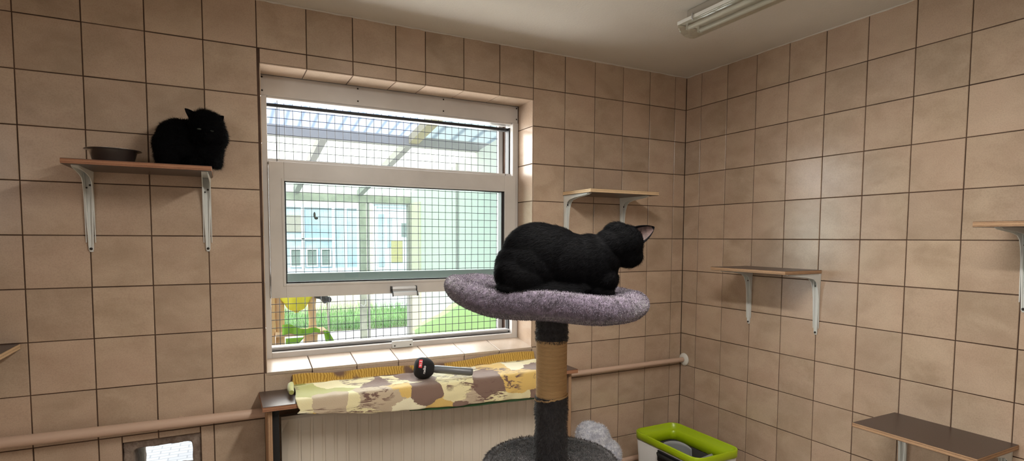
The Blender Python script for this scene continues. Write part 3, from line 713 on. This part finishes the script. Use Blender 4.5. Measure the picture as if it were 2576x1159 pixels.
def furry_cyl(name, r0, r1, z0, z1, mt, n, ln, cx_=PX, cy_=PY, top=True, wob=.002):
    b = MB(); pr = [(.001, z0)] + [(r0 + (r1 - r0) * i / 10 + random.uniform(-wob, wob), z0 + (z1 - z0) * i / 10) for i in range(11)] + [(.001, z1)]
    b.lathe(pr, (cx_, cy_, 0), 40); me = b.mesh(name, [mt])
    if n: me = add_fur(me, n, ln, (0, 0, -1), .0011, 0, spread=.6, lift=.45)
    return put(name, me, ct)
furry_cyl('upper_collar', .0455, .046, 1.200, 1.285, M['plush_grey'], 7000, .007)
b = MB(); pr = [(.001, 1.030)]; nz_ = 60
for i in range(nz_ * 4 + 1):
    z_ = 1.030 + (1.21 - 1.030) * i / (nz_ * 4); pr.append((.0447 + .0006 * abs(math.sin(pi * i / 6)), z_))
b.lathe(pr + [(.001, 1.21)], (PX, PY, 0), 48)
build(b, 'sisal_wrap', M['sisal'], ct)
b = MB(); pts = [(PX + .0465 * math.cos(a_), PY + .0465 * math.sin(a_), .034 + 1.0 - .008 * math.sin(a_ - 1.0) + random.uniform(-.002, .002)) for a_ in np.linspace(0, 2 * pi, 40)]
b.tube(pts, .003, 6, cap=False); build(b, 'frayed_rope_end', M['sisal'], ct)
furry_cyl('lower_sleeve', .0475, .046, .848, 1.036, M['plush_grey'], 9000, .008, wob=.003)
furry_cyl('lower_post', .045, .045, .05, .815, M['plush_grey'], 0, 0)
b = MB(); RD = .198; pr = [(.001, .800), (RD - .012, .800), (RD, .808), (RD + .002, .826), (RD - .003, .842), (RD - .014, .850), (RD - .024, .846), (RD - .05, .846), (.001, .848)]
b.lathe(pr, (PX, PY, 0), 80); me = add_fur(b.mesh('platform', [M['plush_mid']]), 40000, .010, lambda P: np.stack([np.full(len(P), -.6), np.full(len(P), -.5), np.zeros(len(P))], 1), .0013, 0, spread=.7, lift=.45)
put('platform', me, ct)
b = MB(); b.box(PX - .26, PX + .26, PY - .22, PY + .22, .001, .05); build(b, 'base_plate', M['plush_grey'], ct, .01)

# ------------------------------------------------------------------ cats
RV = Vector((.8856, -.4644, 0)); DV = Vector((.4644, .8856, 0)); UPZ = Vector((0, 0, 1))
def basis(o, yaw=0):
    r_ = Matrix.Rotation(yaw, 3, 'Z'); R_, D_ = r_ @ RV, r_ @ DV
    return lambda u, w_, d: Vector(o) + R_ * u + D_ * d + UPZ * w_
def rotm():
    m_ = Matrix((RV, DV, UPZ)).transposed(); return m_
RM = rotm()
def ell(b, P, c, r, tilt=0, R0=None):     # c=(u,up,depth) r=(ru,rd,rup)
    b.ball(P(*c), r, 12, rot=(R0 or RM) @ Matrix.Rotation(tilt, 3, 'Y'))
# --- cat on the cat tree: loaf posture, seen from the side, head lowered to the right
K = 1.62 / F
O2 = Vector((-2.57514, -2.69056, 1.49808)) + Vector((.8473 - .022, 1.3445 + .011, 0)); O2.z = 1.339
P2 = basis(O2)
px2 = lambda x, y, d=0.: ((x - 1398) * K, (731 - y) * K, d)
def s2(*a): return tuple(v * K for v in a)
b = MB()
def e2_(x, y, d, rx, rd, rz, tilt=0): ell(b, P2, px2(x, y, d * K), s2(rx, rd, rz), tilt)
e2_(1342, 662, 5, 96, 78, 78); e2_(1352, 628, 5, 88, 66, 76); e2_(1378, 640, 3, 96, 72, 82)
e2_(1302, 678, -12, 56, 62, 54); e2_(1320, 690, -45, 58, 34, 44); e2_(1430, 655, 0, 92, 70, 76, -.1); e2_(1480, 655, 0, 66, 62, 76)
e2_(1505, 640, 0, 52, 52, 60); e2_(1535, 608, 0, 46, 44, 44, .3); e2_(1515, 690, -10, 36, 44, 34)
e2_(1502, 716, -30, 30, 18, 15); e2_(1520, 722, -34, 20, 14, 10); e2_(1500, 716, 30, 30, 18, 15)
e2_(1555, 598, 2, 46, 42, 44, .2); e2_(1568, 603, 2, 44, 42, 46); e2_(1572, 628, 2, 36, 34, 34); e2_(1590, 634, 0, 22, 22, 24); e2_(1578, 648, 0, 22, 20, 15); e2_(1546, 570, 2, 30, 32, 20)
e2_(1400, 712, -50, 80, 18, 18); e2_(1290, 712, -35, 40, 40, 20)   # flank and tail tucked along the belly
b.tube([P2(*px2(1262, 712, -20 * K)), P2(*px2(1310, 720, -62 * K)), P2(*px2(1390, 722, -72 * K)), P2(*px2(1460, 722, -62 * K))], [.016, .018, .016, .010], 12)
# ears: cupped shell, opening towards the camera
def ear(b, base, tip, wv, nrm, w_=.03, h_=None, thick=.006):
    base, tip, wv, nrm = map(Vector, (base, tip, wv, nrm)); up_ = tip - base
    V = []; nu, nv = 8, 8
    for i in range(nv + 1):
        t_ = i / nv; ww = w_ * (1 - t_ ** 1.6) ** .8 + .001
        for j in range(nu + 1):
            s_ = j / nu * 2 - 1; V.append(base + up_ * t_ + wv * (s_ * ww) - nrm * ((1 - s_ * s_) * ww * .55))
    n0 = len(V)
    for i in range(nv + 1):
        for j in range(nu + 1): V.append(V[i * (nu + 1) + j] - nrm * thick * (1.1 - i / nv))
    q = lambda i, j, o_=0: o_ + i * (nu + 1) + j
    fs = [(q(i, j), q(i, j + 1), q(i + 1, j + 1), q(i + 1, j)) for i in range(nv) for j in range(nu)] + [(q(i, j, n0), q(i + 1, j, n0), q(i + 1, j + 1, n0), q(i, j + 1, n0)) for i in range(nv) for j in range(nu)]
    for i in range(nv): fs += [(q(i, 0), q(i + 1, 0), q(i + 1, 0, n0), q(i, 0, n0)), (q(i, nu), q(i, nu, n0), q(i + 1, nu, n0), q(i + 1, nu))]
    fs += [(q(0, j), q(0, j, n0), q(0, j + 1, n0), q(0, j + 1)) for j in range(nu)] + [(q(nv, j), q(nv, j + 1), q(nv, j + 1, n0), q(nv, j, n0)) for j in range(nu)]
    b.add(V, fs, 0, True)
d2 = DV; r2 = RV
body2 = blend(b, .0042, 8, .6); body2.materials.append(M['cat'])
def flow2(P):
    q_ = (P - np.array(O2)); return np.stack([-RV.x + 0 * q_[:, 0], -RV.y + 0 * q_[:, 0], -.45 + 0 * q_[:, 0]], 1)
body2 = add_fur(body2, 52000, .013, flow2, .0010, 0, spread=.35, lift=.16, jit=.35)
body2.name = 'body'
cat2 = root('cat', 'black cat crouching on the purple grey bed of the cat tree, head turned away', 'cat', O2, 'black cats')
put('body', body2, cat2)
def ear_obj(cat, base, tip, wv, nrm, w_, inner=True, furn=900):
    b = MB(); ear(b, base, tip, wv, nrm, w_)
    me = b.mesh('ear', [M['cat'], M['ear']])
    mi = np.zeros(len(me.polygons), dtype=np.int32); 
    if inner:
        for i in range(1, 7):
            for j in range(1, 7): mi[i * 8 + j] = 1
    me.polygons.foreach_set('material_index', mi)
    mm = put('ear', me, cat); sb = mm.modifiers.new('s', 'SUBSURF'); sb.levels = 1; sb.render_levels = 1
    return mm
def W2(x, y, d): return P2(*px2(x, y, d * K))
upe = (W2(1638, 563, 0) - W2(1596, 582, -12)).normalized()
wv_ = (W2(1613, 602, -14) - W2(1592, 566, -6)).normalized()
ear_obj(cat2, W2(1594, 583, -8), W2(1637, 562, -6), wv_, -DV * .92 + UPZ * .25 - RV * .2, .027)
ear_obj(cat2, W2(1582, 574, 28), W2(1606, 566, 38), Vector((0, 0, 1)), DV, .016, False)
# --- cat on the left wall shelf: loaf facing the room, ears flattened sideways
KU, KD, KZ = 1 / 755., 1 / 700., 1 / 657.; K1 = KU
O1 = Vector((-2.700, -.128, 1.7635)); Y1 = .532; P1 = basis(O1, Y1); RM1 = Matrix.Rotation(Y1, 3, 'Z') @ RM; RV1 = Matrix.Rotation(Y1, 3, 'Z') @ RV; DV1 = Matrix.Rotation(Y1, 3, 'Z') @ DV
px1 = lambda x, y, d=0.: ((x - 467) * KU, (422 + .057 * (x - 467) - y) * KZ, d * KD)
b = MB()
def e1_(x, y, d, rx, rd, rz, tilt=0): ell(b, P1, px1(x, y, d), (rx * KU, rd * KD, rz * KZ), tilt, RM1)
e1_(455, 364, 8, 66, 54, 50); e1_(440, 372, 6, 50, 50, 42); e1_(478, 352, 10, 62, 52, 50); e1_(510, 372, 2, 52, 52, 42); e1_(430, 390, 4, 38, 46, 24); e1_(450, 335, 22, 42, 36, 38, .4)
e1_(520, 392, -6, 42, 44, 20); e1_(530, 368, -20, 36, 34, 40)
e1_(522, 318, -32, 44, 38, 35); e1_(528, 340, -36, 46, 36, 32); e1_(548, 350, -30, 26, 30, 28); e1_(506, 350, -34, 28, 28, 24); e1_(518, 350, -64, 15, 13, 10); e1_(516, 302, -30, 30, 28, 21)
e1_(540, 380, 0, 22, 40, 34, -.1); e1_(440, 338, 10, 40, 40, 34)
e1_(490, 408, -36, 26, 20, 12); e1_(525, 410, -36, 22, 20, 12); e1_(430, 406, 0, 34, 40, 14); e1_(500, 408, 0, 40, 44, 14)
body1 = blend(b, .0045, 7, .6); body1.materials.append(M['cat'])
def flow1(P):
    q_ = P - np.array(O1); u = q_ @ np.array(RV1); z_ = q_[:, 2] - .08
    out = np.outer(u * 1.0, np.array(RV1)); out[:, 2] = z_ * .3 - .05; return out / (np.linalg.norm(out, axis=1)[:, None] + 1e-6)
body1 = add_fur(body1, 42000, .0185, flow1, .0010, 0, spread=.6, lift=.30, jit=.4)
# long fluff of the rump hanging over the shelf end
cat1 = root('cat', 'black fluffy cat crouching on the left wall shelf next to the steel bowl', 'cat', O1, 'black cats')
body1.name = 'body'; put('body', body1, cat1)
b = MB(); ell(b, P1, px1(546, 402, 4), tuple(v * K1 for v in (9, 20, 16)), -.3)
me = b.mesh('tail', [M['cat']]); me = add_fur(me, 5000, .022, (-.1 * RV.x, -.1 * RV.y, -1), .0010, 0, spread=.4, lift=.25); put('tail', me, cat1)
def W1(x, y, d): return P1(*px1(x, y, d))
ear_obj(cat1, W1(496, 303, -30), W1(469, 277, -26), (W1(504, 287, -28) - W1(486, 314, -34)).normalized(), -DV1, .020, False)
ear_obj(cat1, W1(548, 310, -30), W1(569, 292, -26), (W1(558, 328, -34) - W1(538, 298, -28)).normalized(), -DV1, .020, False)
for (ex, ey) in ((503, 334), (534, 338)):
    b = MB(); b.ball(W1(ex, ey, -72), (.0075, .0045, .0035), 8, rot=RM1); build(b, 'eye', M['eye'], cat1)
b = MB(); b.ball(W1(518, 346, -78), (.005, .004, .0035), 8, rot=RM1); build(b, 'nose', M['nose'], cat1)

# ------------------------------------------------------------------ fluffy cushion behind the cat tree
cu = Vector((-.872, -.33, 0)); b = MB(); Pc = basis(cu)
# leaning round fluffy bed: thick disc with a slumped right side
for (u, z_, d, ru, rd, rz) in ((-.045, .40, 0, .075, .07, .15), (.01, .34, 0, .095, .08, .14), (0, .25, 0, .10, .10, .18), (0, .12, 0, .12, .11, .12), (-.05, .485, 0, .065, .06, .075), (.055, .37, .0, .065, .065, .09), (.0, .46, 0, .06, .055, .085)):
    b.ball(Pc(u, z_, d), (ru, rd, rz), 12, rot=RM)
me = blend(b, .010, 5); me.materials.append(M['fluffy'])
me = add_fur(me, 26000, .014, (0, 0, .3), .0018, 0, spread=1., lift=.5, jit=.4)
zmin = min(v.co.z for v in me.vertices)
for v in me.vertices: v.co.z = (v.co.z - zmin) * .955
tag(put('fluffy_cushion', me), 'white and grey fluffy cushion bed standing right of the radiator cover', 'cushion')

# ------------------------------------------------------------------ litter box
lb = root('litter_box', 'open white litter box with lime green rim in the corner', 'litter box', (-.375, -.435, 0))
def rrect(x0, x1, y0, y1, r_, n=8):
    out = []
    for cx_, cy_, a0 in ((x1 - r_, y1 - r_, 0), (x0 + r_, y1 - r_, 90), (x0 + r_, y0 + r_, 180), (x1 - r_, y0 + r_, 270)):
        for i in range(n + 1): a_ = math.radians(a0 + 90 * i / n); out.append((cx_ + r_ * math.cos(a_), cy_ + r_ * math.sin(a_)))
    return out
def loft(b, levels, mi=0, sm=True, closed=False):
    base = len(b.v); n_ = len(levels[0][0]); V = [(x_, y_, z_) for ring, z_ in levels for x_, y_ in ring]
    m_ = len(levels); rg = range(m_ if closed else m_ - 1)
    b.add(V, [(i * n_ + j, i * n_ + (j + 1) % n_, ((i + 1) % m_) * n_ + (j + 1) % n_, ((i + 1) % m_) * n_ + j) for i in rg for j in range(n_)], mi, sm)
BX0, BX1, BY0, BY1, BZ = -.532, -.218, -.690, -.188, .412
R_ = lambda d, r_=.055: rrect(BX0 + d, BX1 - d, BY0 + d, BY1 - d, max(.01, r_ - d * .6))
b = MB(); loft(b, [(R_(0), BZ - .038), (R_(-.001), BZ - .004), (R_(.002), BZ), (R_(.006), BZ), (R_(.0085), BZ - .003), (R_(.012), BZ - .034), (R_(.028), BZ - .036), (R_(.031), BZ - .039), (R_(.040), BZ - .085), (R_(.037), BZ - .086), (R_(.012), BZ - .045), (R_(.004), BZ - .040)], closed=True)
build(b, 'rim', M['green'], lb)
b = MB(); loft(b, [(R_(.03), .0), (R_(.028), .004), (R_(.004), BZ - .037), (R_(.010), BZ - .037), (R_(.034), .008)]); rb = R_(.03); b.add([(x_, y_, .004) for x_, y_ in rb], [tuple(range(len(rb)))])
build(b, 'body', M['white_box'], lb)
b = MB(); loft(b, [(R_(.0405), BZ - .087), (R_(.042), BZ - .12), (R_(.05), .06)]); rb = R_(.05); b.add([(x_, y_, .06) for x_, y_ in rb], [tuple(range(len(rb)))]); build(b, 'inner_liner', mat('dark_grey_liner', (.07, .07, .07), .6), lb)
b = MB()
pts = [(BX0 - .006, -.44, .352), (BX0 - .018, -.44, .345), (BX0 - .02, -.54, .345), (BX0 - .006, -.54, .352)]
b.tube([(BX0 - .004, -.41, .35), (BX0 - .016, -.425, .348), (BX0 - .016, -.56, .348), (BX0 - .004, -.575, .35)], .009, 10)
build(b, 'side_latch', M['black'], lb)
b = MB(); b.box(BX0 - .002, BX0 + .02, -.585, -.40, .305, .365); build(b, 'latch_recess', M['gasket'], lb, .004)
lsn = root('litter_scoop', 'grey plastic scoop resting inside the lime green litter box', 'scoop', (-.40, -.40, .2))
b = MB(); V = []; nu, nv = 24, 10; oc = Vector((-.375, -.385, .30))
for i in range(nv + 1):
    t_ = i / nv
    for j in range(nu + 1):
        s_ = j / nu * 2 - 1; wd = .100 * (1 - .12 * t_); 
        x_ = s_ * wd; y_ = .055 * math.sqrt(max(0, 1 - (s_ * .96) ** 2)) + .01 * t_; z_ = -.12 + .18 * t_ - .03 * abs(s_) ** 3 * t_
        V.append(oc + Vector((.86 * x_ + .3 * y_, -.5 * x_ + .85 * y_, z_)))
b.add(V, [(i * (nu + 1) + j, i * (nu + 1) + j + 1, (i + 1) * (nu + 1) + j + 1, (i + 1) * (nu + 1) + j) for i in range(nv) for j in range(nu)], 0, True)
pn = build(b, 'blade', M['grey_plastic'], lsn); mm = pn.modifiers.new('t', 'SOLIDIFY'); mm.thickness = .004
b = MB(); b.tube([(-.33, -.50, .30), (-.29, -.56, .345)], .012, 10); build(b, 'handle', M['grey_plastic'], lsn)

# ------------------------------------------------------------------ outside: ground, catio, far facade
b = MB(); b.box(-8, 8, .4, 6.6, -.1, 0); struct(build(b, 'terrace_paving', M['pave']))
b = MB(); b.box(-12, 12, 6.6, 14, -.1, -.01); struct(build(b, 'lawn_soil', M['soil']))
b = MB(); V = []; F_ = []
ng = 16000
gx = rng.uniform(-5, 3.2, ng); gy = rng.uniform(6.62, 8.70, ng); gh = rng.uniform(.05, .2, ng) * (1 + .7 * (gy > 8.2)); ga = rng.uniform(0, pi, ng); gl = rng.normal(0, .05, (ng, 2))
for i in range(ng):
    dx, dy = .006 * math.cos(ga[i]), .006 * math.sin(ga[i]); V += [(gx[i] - dx, gy[i] - dy, -.012), (gx[i] + dx, gy[i] + dy, -.012), (gx[i] + gl[i, 0], gy[i] + gl[i, 1], gh[i])]; F_.append((3 * i, 3 * i + 1, 3 * i + 2))
b.add(V, F_); o = build(b, 'grass', M['grass']); tag(o, 'green grass growing in front of the building across the yard', 'grass', kind='stuff')

ca = root('cat_enclosure', 'timber framed outdoor cat enclosure with milky sheet roof outside the window', 'enclosure', (-1.6, 5.5, 0))
b = MB(); b.box(-.865, -.775, 5.46, 5.54, 0, 2.0); build(b, 'post', M['post'], ca, .004)
b = MB(); b.box(-.755, -.725, 5.48, 5.52, 0, 2.0); build(b, 'post', M['beam_grey'], ca, .002)
b = MB(); b.box(-3.4, -3.31, 5.46, 5.54, 0, 2.0); build(b, 'post', M['post'], ca, .004)
b = MB(); b.box(-.17, -.13, 5.45, 5.55, 0, 2.0); build(b, 'post', M['beam_grey'], ca, .002)
b = MB(); b.box(-5, -.12, 5.45, 5.55, 1.99, 2.10); build(b, 'front_beam', M['post'], ca, .004)
b = MB(); b.box(-5, 2.2, 2.95, 3.05, 2.425, 2.523); build(b, 'cross_beam', M['beam_grey'], ca, .004)
def rafter(x, y0, y1, mt, w_=.09):
    z = lambda y: 2.13 + (5.5 - y) * .145
    b = MB(); b.hexa([(x - w_ / 2, y0, z(y0) - .05), (x + w_ / 2, y0, z(y0) - .05), (x + w_ / 2, y1, z(y1) - .05), (x - w_ / 2, y1, z(y1) - .05), (x - w_ / 2, y0, z(y0) + .03), (x + w_ / 2, y0, z(y0) + .03), (x + w_ / 2, y1, z(y1) + .03), (x - w_ / 2, y1, z(y1) + .03)])
    build(b, 'rafter', mt, ca)
for x, y0 in ((-1.70, 3.05), (-.86, 3.05), (-2.7, 3.05)): rafter(x, y0, 5.5, M['beam_grey'], .07)
rafter(-.845, .42, 3.02, M['beam_ochre'], .10); rafter(-3.2, .42, 3.02, M['beam_ochre'], .10)
def rsheet(name, x0, x1, y0, y1, mt, lift=.04):
    z = lambda y: 2.13 + (5.5 - y) * .145 + lift
    b = MB(); b.add([(x0, y0, z(y0)), (x1, y0, z(y0)), (x1, y1, z(y1)), (x0, y1, z(y1))], [(0, 1, 2, 3)])
    o = build(b, name, mt, ca); mm = o.modifiers.new('t', 'SOLIDIFY'); mm.thickness = .006; return o
rsheet('roof_sheet', -5, 2.2, 3.0, 5.7, M['roof_clear']); rsheet('roof_sheet', -5, -.85, .42, 3.0, M['roof_blue']); rsheet('roof_sheet', -.85, 2.2, 1.9, 3.0, M['roof_grey'])
rsheet('roof_sheet', -.85, 2.2, .42, 1.9, M['roof_clear'])
b = MB(); b.box(-.12, -.06, .41, 5.5, 0, 2.15); b.hexa([(-.12, .41, 2.15), (-.06, .41, 2.15), (-.06, 5.5, 2.15), (-.12, 5.5, 2.15), (-.12, .41, 2.72), (-.06, .41, 2.72), (-.06, 5.5, 2.16), (-.12, 5.5, 2.16)])
sidew = build(b, 'side_wall', M['cream_side'], ca)
b = MB(); b.box(-.135, -.119, 3.58, 3.62, 0, 2.38); build(b, 'side_wall_joint', M['beam_grey'], ca)
b = MB(); b.box(-.14, -.118, 5.0, 5.44, 0, 2.0); build(b, 'side_wall_end_board', M['cream'], ca)
# welded mesh front of the enclosure
b = MB(); x = -5.
while x < -.2: b.box(x - .001, x + .001, 5.499, 5.501, 0, 2.0); x += .05
z = .05
while z < 2: b.box(-5, -.15, 5.501, 5.503, z - .001, z + .001); z += .05
build(b, 'front_mesh', M['beam_grey'], ca)
b = MB(); b.tube([(-.88, 5.42, .55), (-.84, 5.40, .52), (-.80, 5.43, .55), (-.80, 5.45, .62)], .010, 8); build(b, 'hook', M['alu'], ca)

fb = root('building', 'pale cream building with big white framed window across the yard', 'building', (0, 9.3, 0))
b = MB(); b.box(-9, 8, 9.0, 9.4, -.05, 3.4); build(b, 'facade', M['cream'], fb)
b = MB(); b.box(-9, 8, 8.8, 8.95, 3.38, 3.5); build(b, 'gutter', M['beam_grey'], fb)
b = MB(); b.hexa([(-9, 8.85, 3.48), (8, 8.85, 3.48), (8, 12.5, 5.2), (-9, 12.5, 5.2), (-9, 8.85, 3.54), (8, 8.85, 3.54), (8, 12.5, 5.26), (-9, 12.5, 5.26)]); build(b, 'roof', mat('slate_blue_roof', (.22, .26, .34), .7), fb)
def frame_rect(b, x0, x1, z0, z1, y0, y1, t_):
    for q in ((x0, x0 + t_, z0, z1), (x1 - t_, x1, z0, z1), (x0 + t_, x1 - t_, z0, z0 + t_), (x0 + t_, x1 - t_, z1 - t_, z1)): b.box(q[0], q[1], y0, y1, q[2], q[3])
b = MB(); frame_rect(b, -4.2, -.13, .82, 2.14, 8.93, 9.0, .07)
for x in (-3.2, -2.3, -1.22, -.65, -.42): b.box(x - .03, x + .03, 8.93, 9.0, .89, 2.07)
b.box(-2.27, -.68, 8.93, 8.99, 1.15 + .30, 1.17 + .30 + .01)
fw = build(b, 'window', M['upvc'], fb, .004); b = MB(); b.box(-4.15, -.18, 8.965, 8.985, .86, 2.10); build(b, 'pane', M['blue_pane'], fw)
for (x0_, x1_, z0_, z1_) in ((-1.46, -1.25, .92, 1.28), (-1.17, -.95, .92, 1.28), (-.90, -.70, .92, 1.28)):
    b = MB(); frame_rect(b, x0_, x1_, z0_, z1_, 8.93, 8.975, .025); build(b, 'small_casement', M['upvc'], fw)
    b = MB(); b.box(x0_ + .02, x1_ - .02, 8.95, 8.955, z0_ + .02, z1_ - .02); build(b, 'dark_pane', M['dark_pane'], fw)
b = MB(); b.box(-2.0, -1.25, 8.94, 8.96, 1.60, 1.92); build(b, 'roller_blind', mat('taupe_blind', (.42, .38, .33), .9), fw)
b = MB(); b.box(-1.6, -.13, 8.88, 9.0, .78, .82); b.box(-4.3, -1.6, 8.88, 9.0, .78, .82); build(b, 'window_sill', M['upvc'], fb)
b = MB(); frame_rect(b, .14, 1.0, 0.02, 2.18, 8.93, 9.0, .06); b.box(.20, .94, 8.96, 8.985, .05, 2.12)
dr = build(b, 'door', M['upvc'], fb, .004)
b = MB(); b.box(.24, .36, 8.95, 8.958, .9, 1.98); b.box(.42, .52, 8.95, 8.958, 1.3, 1.9); build(b, 'door_glass', M['blue_pane'], dr)
b = MB(); b.box(.72, .90, 8.95, 8.957, 1.52, 1.80); build(b, 'cat_flap_window', M['dark_pane'], dr)
b = MB(); b.box(.50, .74, 8.945, 8.949, .98, 1.44); build(b, 'notice', M['notice'], dr)
b = MB(); b.box(.12, 1.02, 8.90, 8.94, 2.18, 2.22); b.box(1.0, 1.02, 8.9, 8.94, 0, 2.2); build(b, 'door_surround', M['beam_grey'], fb)

# outdoor cat climbing frame with hammock
of = root('outdoor_cat_frame', 'pine log climbing frame with cloth hammock in the outdoor enclosure', 'climbing frame', (-2.13, 1.5, 0))
def log(x, y, z0, z1, r_):
    b = MB(); pts = [(x + random.uniform(-.003, .003), y, z0 + (z1 - z0) * i / 10) for i in range(11)]; b.tube(pts, [r_ * random.uniform(.94, 1.06) for _ in pts], 14); build(b, 'log', M['wood'], of)
log(-2.315, 1.5, 0, 1.6, .04); log(-2.245, 1.52, 0, 1.6, .030); log(-2.035, 1.5, .845, 1.12, .026); log(-2.05, 1.5, 0, .82, .047)
b = MB(); b.box(-2.28, -1.945, 1.42, 1.60, .82, .845); build(b, 'platform', M['wood'], of, .004)
b = MB(); b.box(-2.24, -2.02, 1.44, 1.6, 1.10, 1.125); build(b, 'crossbar', M['wood'], of, .004)
def cloth(name, mt, fn, nu, nv, parent, label=None):
    b = MB(); V = [fn(i / nu, j / nv) for i in range(nu + 1) for j in range(nv + 1)]
    b.add(V, [(i * (nv + 1) + j, i * (nv + 1) + j + 1, (i + 1) * (nv + 1) + j + 1, (i + 1) * (nv + 1) + j) for i in range(nu) for j in range(nv)], 0, True)
    o = build(b, name, mt, parent); mm = o.modifiers.new('t', 'SOLIDIFY'); mm.thickness = .004
    if label: o['label'] = label
    return o
cloth('hammock', M['yellow'], lambda u, v: (-2.265 + .25 * u, 1.50 - .10 * math.cos(pi * v) * (.35 + .65 * math.sin(pi * u)), 1.16 - .185 * (math.sin(pi * (.06 + .88 * u)) ** .9) * (math.sin(pi * v) ** .55) + .004 * math.sin(u * 30 + v * 5)), 30, 16, of, 'yellow cloth hammock')
cloth('cover_cloth', M['lime_cloth'], lambda u, v: (-2.24 + .24 * u, 1.41 - .01 * math.sin(u * 20), .905 - .05 * u - .045 * v * (1.6 - u) + .01 * math.sin(u * 9)), 20, 6, of, 'lime green cloth on the platform')
cloth('cover_cloth', M['lime_cloth'], lambda u, v: (-1.975 + (.03 + .035 * v) * u * 1.2 + .02 * v, 1.41 - .01 * math.sin(u * 9), .85 - .12 * v - .01 * u), 8, 8, of, 'lime green cloth hanging off the platform edge')
cloth('hanging_cloth', M['lime_cloth'], lambda u, v: (-2.22 + .12 * u * (1 - .75 * v), 1.41, .81 - .10 * v), 8, 6, of)
b = MB(); b.tube([(-1.935, 1.5, 1.12), (-1.925, 1.5, .86)], .007, 8); b.tube([(-1.925, 1.5, .86), (-1.91, 1.5, 0)], .007, 8); build(b, 'white_pole', M['white_plastic'], of)
b = MB()
for c_, r_ in (((-1.995, 1.46, 1.095), (.035, .03, .03)), ((-1.965, 1.46, 1.08), (.03, .03, .03)), ((-1.955, 1.46, 1.055), (.02, .02, .025)), ((-1.925, 1.46, 1.058), (.018, .018, .022)), ((-1.98, 1.47, 1.14), (.04, .04, .05))): b.ball(c_, r_, 8)
me = blend(b, .006, 2); me.materials.append(M['dgrey_fur']); tag(put('grey_plush_bundle', me), 'dark grey furry bundle beside the yellow hammock outside', 'bundle')

# green tarp over a low ramp by the side wall
b = MB(); V = []; nu, nv = 26, 10
for i in range(nu + 1):
    t_ = i / nu
    for j in range(nv + 1):
        s_ = j / nv; x_ = -1.07 + .93 * t_ ** .9
        zt = .66 + .16 * min(1, t_ * 2.2) + .16 * max(0, t_ - .45) + .012 * math.sin(t_ * 14)
        V.append((x_, 2.0 + .9 * (1 - s_) * (.35 + .65 * t_), zt * (1 if s_ < .3 else max(0, 1 - (s_ - .3) / .7)) + .004 if s_ < 1 else .003))
b.add(V, [(i * (nv + 1) + j, i * (nv + 1) + j + 1, (i + 1) * (nv + 1) + j + 1, (i + 1) * (nv + 1) + j) for i in range(nu) for j in range(nv)], 0, True)
o = build(b, 'green_tarpaulin', M['tarp']); mm = o.modifiers.new('t', 'SOLIDIFY'); mm.thickness = .006
tag(o, 'bright lime green tarpaulin draped in the enclosure by its side wall', 'tarpaulin')
